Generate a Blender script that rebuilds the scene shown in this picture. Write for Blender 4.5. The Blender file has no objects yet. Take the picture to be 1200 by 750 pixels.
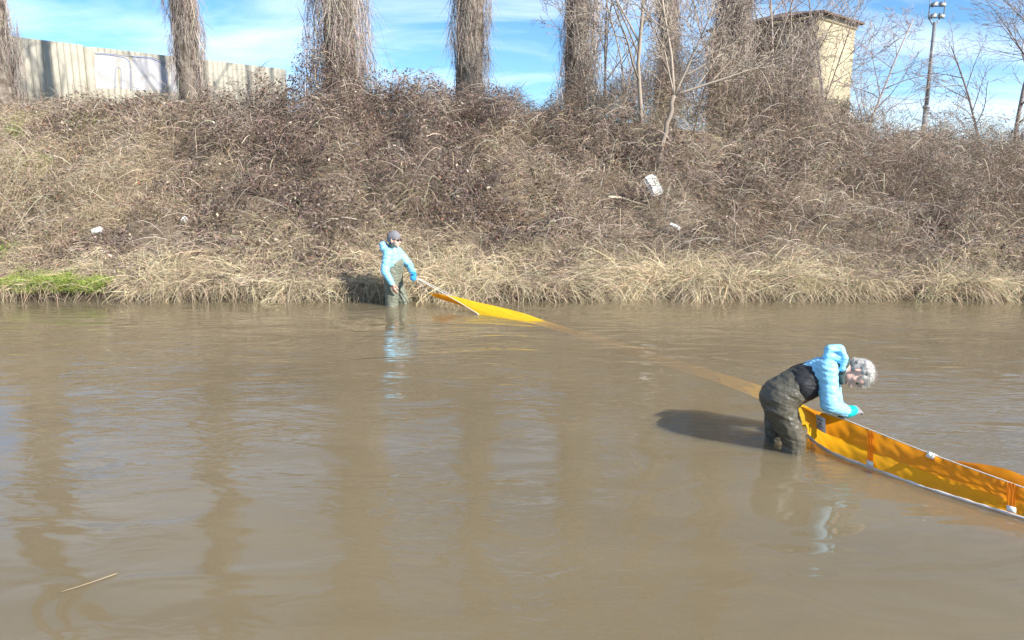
import bpy, math, random
import numpy as np
from mathutils import Vector, Matrix
R = math.radians
rng = np.random.default_rng(11)
random.seed(5)
sc = bpy.context.scene
C = sc.collection

# ------------------------------------------------------------------ camera, sky, sun, exposure
F, PITCH, CAMH = 870.0, R(10.8), 2.1
cam_d = bpy.data.cameras.new('camera'); cam = bpy.data.objects.new('camera', cam_d); C.objects.link(cam)
cam_d.sensor_width = 36; cam_d.lens = 36 * F / 1200; cam_d.clip_start = .05; cam_d.clip_end = 3000
cam.location = (0, 0, CAMH); cam.rotation_euler = (R(90) - PITCH, 0, 0); sc.camera = cam

SUN = Vector((.77, -.60, .57)).normalized()
EL = math.asin(SUN.z); AZ = math.atan2(SUN.x, SUN.y)
world = bpy.data.worlds.new('World'); sc.world = world; world.use_nodes = True
nt = world.node_tree; N = nt.nodes; LK = nt.links; N.clear()
sky = N.new('ShaderNodeTexSky'); sky.sky_type = 'NISHITA'; sky.sun_disc = False
sky.sun_elevation = EL; sky.sun_rotation = AZ; sky.air_density = .8; sky.dust_density = 0; sky.altitude = 1500; sky.ozone_density = 2.0
hsv = N.new('ShaderNodeHueSaturation'); hsv.inputs['Saturation'].default_value = 1.25; hsv.inputs['Hue'].default_value = .495; hsv.inputs['Value'].default_value = .95
LK.new(sky.outputs[0], hsv.inputs['Color'])
tc = N.new('ShaderNodeTexCoord'); sep = N.new('ShaderNodeSeparateXYZ'); LK.new(tc.outputs['Generated'], sep.inputs[0])
za = N.new('ShaderNodeMath'); za.operation = 'ADD'; za.inputs[1].default_value = .22; LK.new(sep.outputs[2], za.inputs[0])
zm = N.new('ShaderNodeMath'); zm.operation = 'MAXIMUM'; zm.inputs[1].default_value = .05; LK.new(za.outputs[0], zm.inputs[0])
comb = N.new('ShaderNodeCombineXYZ')
for i in (0, 1):
    dv = N.new('ShaderNodeMath'); dv.operation = 'DIVIDE'; LK.new(sep.outputs[i], dv.inputs[0]); LK.new(zm.outputs[0], dv.inputs[1]); LK.new(dv.outputs[0], comb.inputs[i])
cmap = N.new('ShaderNodeMapping'); cmap.inputs['Scale'].default_value = (.75, 1.5, 1); cmap.inputs['Location'].default_value = (1.9, .35, 0); cmap.inputs['Rotation'].default_value = (0, 0, R(12))
LK.new(comb.outputs[0], cmap.inputs[0])
cn = N.new('ShaderNodeTexNoise'); cn.inputs['Scale'].default_value = 1.5; cn.inputs['Detail'].default_value = 7; cn.inputs['Roughness'].default_value = .58; cn.inputs['Distortion'].default_value = .5
LK.new(cmap.outputs[0], cn.inputs['Vector'])
cr = N.new('ShaderNodeValToRGB'); cr.color_ramp.elements[0].position = .40; cr.color_ramp.elements[1].position = .74
cr.color_ramp.elements[0].color = (.03, .03, .03, 1); cr.color_ramp.elements[1].color = (.52, .52, .52, 1)
LK.new(cn.outputs['Fac'], cr.inputs[0])
mx = N.new('ShaderNodeMixRGB'); mx.inputs[2].default_value = (8.6, 8.9, 9.6, 1)
LK.new(cr.outputs[0], mx.inputs[0]); LK.new(hsv.outputs[0], mx.inputs[1])
bg = N.new('ShaderNodeBackground'); bg.inputs[1].default_value = .115; LK.new(mx.outputs[0], bg.inputs[0])
wo = N.new('ShaderNodeOutputWorld'); LK.new(bg.outputs[0], wo.inputs[0])

sd = bpy.data.lights.new('sun', 'SUN'); sd.energy = 4.8; sd.angle = R(.5); sd.color = (1, .95, .87)
so = bpy.data.objects.new('sun', sd); C.objects.link(so); so.rotation_euler = SUN.to_track_quat('Z', 'Y').to_euler(); so.location = (20, -10, 30)
sc.view_settings.view_transform = 'Standard'; sc.view_settings.look = 'None'; sc.view_settings.exposure = 1.0; sc.view_settings.gamma = 1
sc.render.engine = 'CYCLES'
cy = sc.cycles; cy.use_denoising = True; cy.max_bounces = 5; cy.diffuse_bounces = 2; cy.glossy_bounces = 2; cy.transparent_max_bounces = 24; cy.transmission_bounces = 4
cy.sample_clamp_indirect = 6; cy.caustics_reflective = False; cy.caustics_refractive = False

# ------------------------------------------------------------------ helpers: pixels to points
cp, sp = math.cos(PITCH), math.sin(PITCH)
def ray(px, py):
    u = (px - 600) / F; v = (375 - py) / F
    return np.array([u, cp + v * sp, -sp + v * cp])
def P(px, py, z=0.0):                       # where the pixel's ray meets a level
    d = ray(px, py); t = (z - CAMH) / d[2]; return np.array([0, 0, CAMH]) + d * t
def PD(px, py, Y):                          # the pixel's ray at a depth
    d = ray(px, py); return np.array([0, 0, CAMH]) + d * (Y / d[1])

# ------------------------------------------------------------------ helpers: noise
_perm = np.random.default_rng(3).random((256, 256))
def vnoise(x, y):
    x = np.asarray(x, float); y = np.asarray(y, float)
    xi = np.floor(x).astype(int); yi = np.floor(y).astype(int); fx = x - xi; fy = y - yi
    fx = fx * fx * (3 - 2 * fx); fy = fy * fy * (3 - 2 * fy)
    g = lambda a, b: _perm[a & 255, b & 255]
    return (g(xi, yi) * (1 - fx) + g(xi + 1, yi) * fx) * (1 - fy) + (g(xi, yi + 1) * (1 - fx) + g(xi + 1, yi + 1) * fx) * fy
def fbm(x, y, o=4):
    s = 0; a = .5; t = 0
    for i in range(o):
        s = s + a * vnoise(x * 2 ** i + 17.3 * i, y * 2 ** i + 9.1 * i); t += a; a *= .5
    return s / t
def sst(a, b, x):
    t = np.clip((np.asarray(x, float) - a) / (b - a), 0, 1); return t * t * (3 - 2 * t)
def n3(p):                                   # cheap 3-D noise for cloth folds
    return (vnoise(p[:, 0] + 5.1 * p[:, 2], p[:, 1] - 3.7 * p[:, 2]) + vnoise(p[:, 2] * 1.3 + 2.2 * p[:, 1], p[:, 0] * 1.1 + 40)) * .5

# ------------------------------------------------------------------ helpers: materials
def mat(name, col, rough=.8, spec=.3, noise=None, bump=None, trans=0, vcol=False, sheen=0):
    m = bpy.data.materials.new(name); m.use_nodes = True; t = m.node_tree; b = t.nodes['Principled BSDF']
    b.inputs['Base Color'].default_value = (*col, 1); b.inputs['Roughness'].default_value = rough
    b.inputs['Specular IOR Level'].default_value = spec
    src = None
    if vcol:
        a = t.nodes.new('ShaderNodeAttribute'); a.attribute_name = 'Col'; src = a.outputs['Color']
    if noise:                                # (scale, second colour, low, high)
        tx = t.nodes.new('ShaderNodeTexCoord'); n = t.nodes.new('ShaderNodeTexNoise'); n.inputs['Scale'].default_value = noise[0]; n.inputs['Detail'].default_value = 6
        t.links.new(tx.outputs['Object'], n.inputs['Vector'])
        r = t.nodes.new('ShaderNodeValToRGB'); r.color_ramp.elements[0].position = noise[2]; r.color_ramp.elements[1].position = noise[3]
        t.links.new(n.outputs['Fac'], r.inputs[0])
        x = t.nodes.new('ShaderNodeMixRGB'); t.links.new(r.outputs[0], x.inputs[0]); x.inputs[2].default_value = (*noise[1], 1)
        if src: t.links.new(src, x.inputs[1])
        else: x.inputs[1].default_value = (*col, 1)
        src = x.outputs[0]
    if src: t.links.new(src, b.inputs['Base Color'])
    if bump:                                 # (scale, distance)
        tx = t.nodes.new('ShaderNodeTexCoord'); n = t.nodes.new('ShaderNodeTexNoise'); n.inputs['Scale'].default_value = bump[0]; n.inputs['Detail'].default_value = 5
        t.links.new(tx.outputs['Object'], n.inputs['Vector'])
        bp = t.nodes.new('ShaderNodeBump'); bp.inputs['Distance'].default_value = bump[1]; t.links.new(n.outputs['Fac'], bp.inputs['Height']); t.links.new(bp.outputs[0], b.inputs['Normal'])
    if trans:
        tr = t.nodes.new('ShaderNodeBsdfTranslucent')
        if src: t.links.new(src, tr.inputs[0])
        else: tr.inputs[0].default_value = (*col, 1)
        ms = t.nodes.new('ShaderNodeMixShader'); ms.inputs[0].default_value = trans
        t.links.new(b.outputs[0], ms.inputs[1]); t.links.new(tr.outputs[0], ms.inputs[2]); t.links.new(ms.outputs[0], t.nodes['Material Output'].inputs[0])
    return m

M = {}
M['soil'] = mat('soil', (.15, .115, .08), .95, .1, (2.2, (.24, .19, .135), .4, .65), (9, .05))
_t = M['soil'].node_tree; _b = _t.nodes['Principled BSDF']; _src = _b.inputs['Base Color'].links[0].from_socket      # wet mud along the waterline
_g = _t.nodes.new('ShaderNodeNewGeometry'); _s = _t.nodes.new('ShaderNodeSeparateXYZ'); _t.links.new(_g.outputs['Position'], _s.inputs[0])
_r = _t.nodes.new('ShaderNodeMapRange'); _r.inputs[1].default_value = .10; _r.inputs[2].default_value = .34; _t.links.new(_s.outputs[2], _r.inputs[0])
_m = _t.nodes.new('ShaderNodeMixRGB'); _t.links.new(_r.outputs[0], _m.inputs[0]); _m.inputs[1].default_value = (.055, .042, .028, 1); _t.links.new(_src, _m.inputs[2]); _t.links.new(_m.outputs[0], _b.inputs['Base Color'])
M['plant'] = mat('plant', (.3, .25, .2), .85, .12, vcol=True, trans=.18)
M['bark'] = mat('bark', (.11, .088, .07), .95, .1, (6, (.27, .23, .19), .4, .65), (18, .03))
M['twig'] = mat('twig', (.3, .25, .2), .85, .15, vcol=True)
M['concrete'] = mat('concrete', (.37, .345, .28), .9, .2, (1.4, (.27, .25, .205), .45, .75), (30, .006))
M['plaster'] = mat('plaster', (.43, .375, .25), .9, .2, (1.2, (.31, .265, .18), .45, .8), (14, .012))
M['roof'] = mat('roof', (.12, .085, .07), .9, .2, (5, (.2, .15, .12), .4, .7))
M['steel'] = mat('steel', (.22, .24, .26), .5, .5, (8, (.14, .14, .15), .4, .7))
M['lamp'] = mat('lamp', (.55, .57, .6), .3, .5)
M['paint_white'] = mat('paint_white', (.35, .35, .37), .7, .3, (2.2, (.28, .27, .24), .5, .75))
M['paint_blue'] = mat('paint_blue', (.22, .25, .38), .7, .3)
M['white'] = mat('white', (.8, .79, .74), .6, .3, (6, (.62, .6, .53), .5, .7))
M['print'] = mat('print', (.25, .2, .3), .7, .2)
M['skin'] = mat('skin', (.70, .42, .33), .5, .35, (12, (.64, .35, .27), .4, .8))
M['jacket'] = mat('jacket', (.25, .57, .79), .45, .4, bump=(30, .006))
M['jacket_dark'] = mat('jacket_lining', (.12, .42, .68), .5, .4, bump=(30, .006))
M['waders_w'] = mat('waders_olive_dark', (.080, .073, .054), .42, .4, (5, (.10, .092, .07), .4, .7), (26, .010))
M['waders_m'] = mat('waders_olive', (.17, .18, .135), .55, .35, (5, (.13, .135, .1), .4, .7), (26, .010))
M['neoprene'] = mat('neoprene', (.022, .023, .026), .6, .3)
M['glove_teal'] = mat('glove_teal', (.0, .42, .42), .4, .4)
M['glove_grey'] = mat('glove_grey', (.22, .22, .22), .6, .3)
M['glove_dark'] = mat('glove_dark', (.07, .075, .07), .6, .3)
M['glove_blue'] = mat('glove_blue', (.03, .27, .60), .45, .4)
M['beanie'] = mat('beanie', (.20, .195, .21), .95, .1, bump=(120, .006))
M['scarf'] = mat('scarf', (.06, .085, .08), .95, .1, bump=(60, .01))
M['dark'] = mat('dark_glass', (.015, .01, .01), .15, .6)
M['hair'] = mat('hair', (.5, .48, .45), .55, .4, vcol=True)
M['rope'] = mat('rope', (.66, .62, .54), .8, .2, bump=(150, .004))
M['orange'] = mat('boom_orange', (.95, .37, .012), .5, .3, (4, (.88, .32, .02), .4, .7), (22, .0015), trans=.60)
M['yellow'] = mat('boom_yellow', (.95, .46, .015), .5, .3, (4, (.88, .40, .02), .4, .7), (22, .0015), trans=.60)
M['lemon'] = mat('boom_lemon', (.93, .60, .018), .45, .35, (4, (.86, .52, .02), .4, .7), (18, .006), trans=.35)
M['hem'] = mat('boom_hem', (.66, .61, .57), .6, .3, (12, (.50, .44, .39), .45, .7))

# ------------------------------------------------------------------ helpers: objects
def tag(o, label=None, cat=None, group=None, kind=None):
    for k, v in (('label', label), ('category', cat), ('group', group), ('kind', kind)):
        if v: o[k] = v
    return o
def empty(name, loc):
    o = bpy.data.objects.new(name, None); C.objects.link(o); o.location = loc; o.empty_display_size = .2; return o
def link(name, me, m=None, parent=None, smooth=False):
    o = bpy.data.objects.new(name, me); C.objects.link(o)
    if m: me.materials.append(M[m] if isinstance(m, str) else m)
    if parent: o.parent = parent
    if smooth: me.polygons.foreach_set('use_smooth', np.ones(len(me.polygons), bool))
    return o
def npmesh(name, V, T, col=None):             # triangles from arrays
    me = bpy.data.meshes.new(name); V = np.asarray(V, np.float32); T = np.asarray(T, np.int32)
    me.vertices.add(len(V)); me.vertices.foreach_set('co', V.ravel())
    me.loops.add(T.size); me.loops.foreach_set('vertex_index', T.ravel())
    me.polygons.add(len(T)); me.polygons.foreach_set('loop_start', np.arange(len(T), dtype=np.int32) * 3)
    me.update(calc_edges=True)
    if col is not None:
        a = me.attributes.new('Col', 'FLOAT_COLOR', 'POINT'); c = np.ones((len(V), 4), np.float32); c[:, :3] = col; a.data.foreach_set('color', c.ravel())
    return me
class Acc:                                     # gathers arrays of triangles
    def __init__(s): s.V = []; s.T = []; s.K = []; s.n = 0
    def add(s, V, T, K):
        s.V.append(V); s.T.append(T + s.n); s.K.append(K); s.n += len(V)
    def obj(s, name, m, parent=None, smooth=False, base=None):
        V = np.concatenate(s.V)
        if base is not None: V = V - np.asarray(base)
        return link(name, npmesh(name, V, np.concatenate(s.T), np.concatenate(s.K)), m, parent, smooth)
def unit(a):
    return a / np.maximum(np.linalg.norm(a, axis=-1, keepdims=True), 1e-9)
def ribbons(acc, root, d, L, droop, w, col, nseg=2, curl=.25):
    n = len(root); d = unit(d); L = np.broadcast_to(L, (n,)); w = np.broadcast_to(w, (n,)); droop = np.broadcast_to(droop, (n,))
    side = unit(np.cross(d, rng.normal(size=(n, 3)))); bend = unit(np.cross(d, rng.normal(size=(n, 3)))) * (rng.normal(size=n) * curl)[:, None]
    vs = []
    for k in range(nseg + 1):
        t = k / nseg
        p = root + d * (L * t)[:, None] + bend * (L * t * t)[:, None]; p[:, 2] -= droop * L * t * t
        if k < nseg:
            h = (w * (1 - .6 * t) * .5)[:, None] * side; vs += [p - h, p + h]
        else: vs.append(p)
    V = np.stack(vs, 1); m = V.shape[1]; base = (np.arange(n) * m)[:, None, None]; t = []
    for k in range(nseg - 1):
        a = 2 * k; t += [[a, a + 1, a + 3], [a, a + 3, a + 2]]
    a = 2 * (nseg - 1); t.append([a, a + 1, a + 2])
    T = (base + np.array(t)[None]).reshape(-1, 3)
    acc.add(V.reshape(-1, 3), T, np.repeat(np.broadcast_to(col, (n, 3)), m, 0))
def leaves(acc, c, size, col, up=.3):
    n = len(c); nrm = rng.normal(size=(n, 3)); nrm[:, 2] += up; nrm = unit(nrm)
    a = unit(np.cross(nrm, rng.normal(size=(n, 3)))); b = np.cross(nrm, a); s = np.broadcast_to(size, (n,))[:, None]
    lift = nrm * s * (rng.random((n, 1)) * .5)
    V = np.stack([c - a * s, c - b * s * .5 + lift, c + a * s, c + b * s * .5 + lift], 1)
    T = ((np.arange(n) * 4)[:, None, None] + np.array([[0, 1, 2], [0, 2, 3]])[None]).reshape(-1, 3)
    acc.add(V.reshape(-1, 3), T, np.repeat(np.broadcast_to(col, (n, 3)), 4, 0))
def tube(acc, pts, rad, sides=5, col=(1, 1, 1), squash=None):
    pts = np.asarray(pts, float); n = len(pts); rad = np.broadcast_to(rad, (n,))
    tg = unit(np.gradient(pts, axis=0)); ref = np.array([0, 0, 1.]) if abs(tg[:, 2]).mean() < .8 else np.array([1., 0, 0])
    a = unit(np.cross(tg, ref)); b = np.cross(tg, a); th = np.arange(sides) * 2 * math.pi / sides
    V = pts[:, None] + (a[:, None] * np.cos(th)[None, :, None] + b[:, None] * np.sin(th)[None, :, None]) * rad[:, None, None]
    i = np.arange(n - 1)[:, None] * sides; j = np.arange(sides)[None]; j2 = (j + 1) % sides
    q = np.stack([i + j, i + j2, i + sides + j2, i + sides + j], -1).reshape(-1, 4)
    T = np.concatenate([q[:, [0, 1, 2]], q[:, [0, 2, 3]]])
    V = V.reshape(-1, 3); k = len(V); V = np.concatenate([V, pts[:1], pts[-1:]]); jj = np.arange(sides); j2 = (jj + 1) % sides
    T = np.concatenate([T, np.stack([np.full(sides, k), j2, jj], -1), np.stack([np.full(sides, k + 1), (n - 1) * sides + jj, (n - 1) * sides + j2], -1)])
    acc.add(V, T, np.broadcast_to(np.asarray(col, float), (len(V), 3)))
def box(acc, c, h, rot=None, col=(1, 1, 1)):
    V = np.array([[x, y, z] for x in (-1, 1) for y in (-1, 1) for z in (-1, 1)], float) * np.asarray(h)
    if rot is not None: V = V @ np.array(rot).T
    T = np.array([[0, 1, 3], [0, 3, 2], [4, 6, 7], [4, 7, 5], [0, 4, 5], [0, 5, 1], [2, 3, 7], [2, 7, 6], [0, 2, 6], [0, 6, 4], [1, 5, 7], [1, 7, 3]])
    acc.add(V + np.asarray(c), T, np.broadcast_to(np.asarray(col, float), (8, 3)))
def sheet(name, A, B, m, parent, base, nv=7, sag=0.0, bulge=None, wr=.006, thick=.004):   # cloth between two polylines
    A = resample(A, 40); B = resample(B, 40); v = np.linspace(0, 1, nv)
    G = A[:, None] * (1 - v)[None, :, None] + B[:, None] * v[None, :, None]
    nrm = np.cross(np.gradient(A, axis=0), (B - A)); nrm = unit(nrm)
    if bulge is not None: G += nrm[:, None] * (bulge * np.sin(v * math.pi))[None, :, None]
    s = np.arange(40)[:, None] * .11; G += nrm[:, None] * ((vnoise(s * 2.3 + 0 * v, v * 3 + 0 * s) - .5) * 2 * wr)[:, :, None]
    V = G.reshape(-1, 3); i = (np.arange(39)[:, None] * nv + np.arange(nv - 1)[None]).ravel()
    q = np.stack([i, i + 1, i + nv + 1, i + nv], -1); T = np.concatenate([q[:, :3], q[:, [0, 2, 3]]])
    return link(name, npmesh(name, V - np.asarray(base), T), m, parent, True)
def resample(A, n):
    A = np.asarray(A, float); s = np.concatenate([[0], np.cumsum(np.linalg.norm(np.diff(A, axis=0), axis=1))]); t = np.linspace(0, s[-1], n)
    L = np.stack([np.interp(t, s, A[:, k]) for k in range(3)], 1)
    for _ in range(3): L[1:-1] = (L[:-2] + 2 * L[1:-1] + L[2:]) / 4
    return L

# ------------------------------------------------------------------ ground: river bed, far bank, land behind
def yw(x): return 12.86 + (fbm(x * .35, 3.3) - .5) * .7 + .012 * x * 0
def ztop(x): return 4.25 - 1.75 * sst(-2, 11, x) - .75 * sst(-4.5, -9, x) - .55 * sst(-9, -6, x) * sst(4, 1, x)
def ground(x, y):
    x = np.asarray(x, float); y = np.asarray(y, float); s = y - yw(x); zt = ztop(x)
    z = -.5 + .75 * sst(-.28, .14, s) + .35 * sst(.1, 1.6, s) + (zt - .6) * (.55 * np.clip((s - 1.0) / 6.6, 0, 1) + .45 * sst(1.0, 7.6, s))
    z = z + (fbm(x * .8 + 7, y * .8) - .5) * .5 * sst(.2, 2, s) * (1 - .6 * sst(30, 60, y))
    z = z + (fbm(x * .6, y * .6 + 50) - .5) * .12 * (1 - sst(-.5, 0, s))
    near = sst(2.1, .2, y); return z + near * .95
def axis(a, b, step, far):
    m = np.arange(a, b + step / 2, step); g = np.geomspace(1, far, 26) - 1
    return np.concatenate([(a - g[::-1][:-1]), m, b + g[1:]])
gx = axis(-22, 22, .3, 900); gy = np.concatenate([-np.geomspace(1, 60, 10)[::-1] - 3, axis(-3, 34, .25, 1200)[25:]])
X, Y = np.meshgrid(gx, gy, indexing='ij'); Z = ground(X, Y)
i = (np.arange(len(gx) - 1)[:, None] * len(gy) + np.arange(len(gy) - 1)[None]).ravel()
q = np.stack([i, i + len(gy), i + len(gy) + 1, i + 1], -1)
tag(link('ground', npmesh('ground', np.stack([X, Y, Z], -1).reshape(-1, 3), np.concatenate([q[:, :3], q[:, [0, 2, 3]]])), 'soil', None, True), kind='structure')
def hit(px, py, off=0.0):
    d = ray(px, py); o = np.array([0, 0, CAMH])
    for t in np.arange(6, 60, .03):
        p = o + d * t
        if p[2] < ground(p[0], p[1]) + off: return p
    return p

# ------------------------------------------------------------------ water: glossy surface over thin silty layers
def water_mat(name, surface, clear):
    m = bpy.data.materials.new(name); m.use_nodes = True; t = m.node_tree; n = t.nodes; l = t.links; n.clear()
    out = n.new('ShaderNodeOutputMaterial'); geo = n.new('ShaderNodeNewGeometry')
    mp = n.new('ShaderNodeMapping'); mp.inputs['Scale'].default_value = (.35, .8, 1); mp.inputs['Rotation'].default_value = (0, 0, R(-9)); l.new(geo.outputs['Position'], mp.inputs[0])
    ns = n.new('ShaderNodeTexNoise'); ns.inputs['Scale'].default_value = .9; ns.inputs['Detail'].default_value = 4; ns.inputs['Distortion'].default_value = .8; l.new(mp.outputs[0], ns.inputs['Vector'])
    rp = n.new('ShaderNodeValToRGB'); rp.color_ramp.elements[0].position = .3; rp.color_ramp.elements[1].position = .7
    rp.color_ramp.elements[0].color = (.276, .250, .180, 1); rp.color_ramp.elements[1].color = (.326, .298, .224, 1); l.new(ns.outputs['Fac'], rp.inputs[0])
    df = n.new('ShaderNodeBsdfDiffuse'); l.new(rp.outputs[0], df.inputs[0])
    tr = n.new('ShaderNodeBsdfTransparent'); tr.inputs[0].default_value = (1, .95, .85, 1)
    ms = n.new('ShaderNodeMixShader'); ms.inputs[0].default_value = clear; l.new(df.outputs[0], ms.inputs[1]); l.new(tr.outputs[0], ms.inputs[2])
    if not surface: l.new(ms.outputs[0], out.inputs[0]); return m
    def wave(sx, sy, rz, scale, det, dist):
        a = n.new('ShaderNodeMapping'); a.inputs['Scale'].default_value = (sx, sy, 1); a.inputs['Rotation'].default_value = (0, 0, R(rz)); l.new(geo.outputs['Position'], a.inputs[0])
        b = n.new('ShaderNodeTexNoise'); b.inputs['Scale'].default_value = scale; b.inputs['Detail'].default_value = det; b.inputs['Distortion'].default_value = dist; l.new(a.outputs[0], b.inputs['Vector']); return b.outputs['Fac']
    w1 = wave(.55, 1.25, 14, 1.5, 2.0, .7); w2 = wave(.6, 1.5, -22, 5.5, 2.5, 1.2); w3 = wave(1, 1, 0, .42, 2, .3)
    r3 = n.new('ShaderNodeValToRGB'); r3.color_ramp.elements[0].position = .40; r3.color_ramp.elements[1].position = .62; l.new(w3, r3.inputs[0])
    mu = n.new('ShaderNodeMath'); mu.operation = 'MULTIPLY'; l.new(w2, mu.inputs[0]); l.new(r3.outputs[0], mu.inputs[1])
    b1 = n.new('ShaderNodeBump'); b1.inputs['Distance'].default_value = .030; l.new(w1, b1.inputs['Height'])
    b2 = n.new('ShaderNodeBump'); b2.inputs['Distance'].default_value = .012; l.new(mu.outputs[0], b2.inputs['Height']); l.new(b1.outputs[0], b2.inputs['Normal'])
    gl = n.new('ShaderNodeBsdfGlossy'); gl.inputs['Roughness'].default_value = .035; gl.inputs[0].default_value = (1, 1, 1, 1); l.new(b2.outputs[0], gl.inputs['Normal'])
    dt = n.new('ShaderNodeVectorMath'); dt.operation = 'DOT_PRODUCT'; l.new(b2.outputs[0], dt.inputs[0]); l.new(geo.outputs['Incoming'], dt.inputs[1])   # Fresnel reflectance of water, the same from above and below
    def mth(op, a_, b_=None):
        q = n.new('ShaderNodeMath'); q.operation = op; l.new(a_, q.inputs[0])
        if b_ is not None: q.inputs[1].default_value = b_
        return q
    ab = mth('ABSOLUTE', dt.outputs['Value']); iv = mth('MULTIPLY_ADD', ab.outputs[0], -1); iv.inputs[2].default_value = 1; iv.use_clamp = True
    pw5 = mth('POWER', iv.outputs[0], 5); fr = mth('MULTIPLY_ADD', pw5.outputs[0], .98); fr.inputs[2].default_value = .02
    m2 = n.new('ShaderNodeMixShader'); l.new(fr.outputs[0], m2.inputs[0]); l.new(ms.outputs[0], m2.inputs[1]); l.new(gl.outputs[0], m2.inputs[2]); l.new(m2.outputs[0], out.inputs[0])
    return m
def plane(name, z, m, parent=None):
    V = [(-300, -20, z), (300, -20, z), (300, 14.5, z), (-300, 14.5, z)]
    return link(name, npmesh(name, V, [[0, 1, 2], [0, 2, 3]]), m, parent)
water = tag(plane('water', 0, water_mat('river_water', True, .80)), kind='structure')
silt = water_mat('silty_water', False, .75)
for z in (-.010, -.023, -.038, -.056, -.078, -.105, -.145): plane('silt_layer', z, silt, water)

# ------------------------------------------------------------------ vegetation of the bank
MOUND = [(345, 20.3, .8, 1.0, 1.1), (400, 20.2, 1.4, .8, .9), (470, 20.8, .3, 1.2, 1), (690, 21, .6, 1.2, 1), (765, 20.6, 1.1, 1.2, 1.2), (830, 20.4, 1.4, 1.3, 1.3),
         (890, 20.6, 1.6, 1.1, 1.3), (950, 20.4, .7, 1.0, 1.2), (985, 20.2, .4, .7, 1.0), (1040, 19.2, .55, 1.4, 1.3), (1150, 18.4, .6, 1.6, 1.5), (1210, 17.0, .7, 1.3, 1.5), (25, 16.8, .5, 1.0, 1.0),
         (1050, 17.2, .55, .9, .7), (1110, 16.4, .5, 1.1, .6), (930, 17.6, .5, 1.0, .8), (700, 17.8, .45, .8, .7), (640, 18.6, .45, .9, .7), (520, 18.2, .4, 1.0, .7), (300, 17.5, .45, 1.2, .7), (180, 18.4, .4, 1.0, .7)]
def thick(x, y):
    s = y - yw(x); t = .10 + (.42 * np.clip(fbm(x * .7, y * .7) * 2 - .55, 0, 1) + .85 * np.clip(fbm(x * 1.5 + 8, y * 1.5 + 3) * 2.8 - 1.2, 0, 1)) * sst(.8, 3, s)
    for px, my, h, rx, ry in MOUND:
        cx = (px - 600) / F * my * 1.0; t = t + h * np.exp(-((x - cx) / rx) ** 2 - ((y - my) / ry) ** 2)
    return t * (.75 + .5 * fbm(x * 2.4 + 31, y * 2.4))
def pxx(x, y): return 600 + x / y * F * .985
def scatter(n, y0, y1, prob=None):
    xs = []; ys = []; got = 0
    while got < n:
        k = int(n * 1.6) + 100; y = y0 + (y1 - y0) * rng.random(k); x = (rng.random(k) * 2 - 1) * (y * .74 + 2.5)
        keep = y > yw(x) + .02
        if prob is not None: keep &= rng.random(k) < prob(x, y)
        xs.append(x[keep]); ys.append(y[keep]); got += keep.sum()
    return np.concatenate(xs)[:n], np.concatenate(ys)[:n]
def vary(base, n, amt=.18):
    b = np.broadcast_to(np.asarray(base, float), (n, 3)); return b * (1 + amt * rng.normal(size=(n, 1)).clip(-2, 2)) * (1 + .06 * rng.normal(size=(n, 3)))
def mixc(a, b, t): return np.asarray(a)[None] * (1 - t[:, None]) + np.asarray(b)[None] * t[:, None]
STRAW = (.62, .515, .345); TAN = (.45, .36, .245); BROWN = (.25, .18, .125); MAUVE = (.16, .118, .10); GREY = (.40, .325, .25); RUST = (.32, .18, .11)
def strawness(x, y):                                    # pale dry grass near the water and in patches up the left slope
    s = y - yw(x); p = pxx(x, y)
    a = sst(2.0, .35, s + (fbm(x * .75, y * .75 + 9) - .5) * 3.6)
    b = .75 * sst(330, 120, p) * sst(.42, .6, fbm(x * .8 + 3, y * .8)) + .35 * sst(120, 20, p)
    a = np.maximum(a, .9 * np.exp(-((p - 335) / 75) ** 2 - ((s - 1.7) / .9) ** 2) + .8 * np.exp(-((p - 640) / 70) ** 2 - ((s - 1.2) / .8) ** 2)); b = np.maximum(b, .8 * np.exp(-((p - 150) / 60) ** 2 - ((s - 3.6) / .6) ** 2))
    c = .5 * sst(.56, .68, fbm(x * .55 + 60, y * .55 + 4))
    return np.clip(np.maximum(np.maximum(a, b), c), 0, 1)
def green(x, y):
    p = pxx(x, y); s = y - yw(x); a = sst(180, 110, p) * sst(1.1, .2, s + (fbm(x * 1.4, y * 1.4) - .5) * 1.0) + .7 * sst(45, 5, p) * sst(2.2, 1.4, s) * sst(.9, 1.3, s) * .6
    up = sst(.62, .7, fbm(x * 1.1 + 70, y * 1.1 + 8)) * sst(330, 60, p) * sst(3.5, 5, s) * .35
    return np.clip(a * sst(.36, .48, fbm(x * 1.6 + 9, y * 1.6)) + up, 0, 1)
bank = Acc()
n = 205000
x, y = scatter(n, 12.6, 23.5, lambda x, y: (1 - .75 * strawness(x, y)) * (1 - .85 * green(x, y))); th = thick(x, y); h = th * rng.random(n) ** .6; z = ground(x, y) + h
d = rng.normal(size=(n, 3)); d[:, 1] -= .5; d[:, 2] = d[:, 2] * .6 + .15; d[:, 0] += (fbm(x * 1.3 + 4, y * 1.3) - .5) * 6
u = fbm(x * .9 + 11, y * .9 + 5); v = fbm(x * .5 + 90, y * .5)
col = mixc(BROWN, GREY, sst(.38, .6, u)); col = col * (1 - sst(.5, .64, v)[:, None]) + mixc(MAUVE, TAN, rng.random(n) ** 1.5) * sst(.5, .64, v)[:, None]
gap_shade = sst(.50, .62, fbm(x * 1.9 + 44, y * 1.9 + 6))[:, None] * .6; col = col * (1 - gap_shade) + np.asarray(MAUVE) * .8 * gap_shade  # stems darkened in patches: the shade of deep gaps put into their colour
right = sst(640, 800, pxx(x, y))[:, None] * .40; col = col * (1 - right) + np.asarray(GREY) * .98 * right
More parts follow.
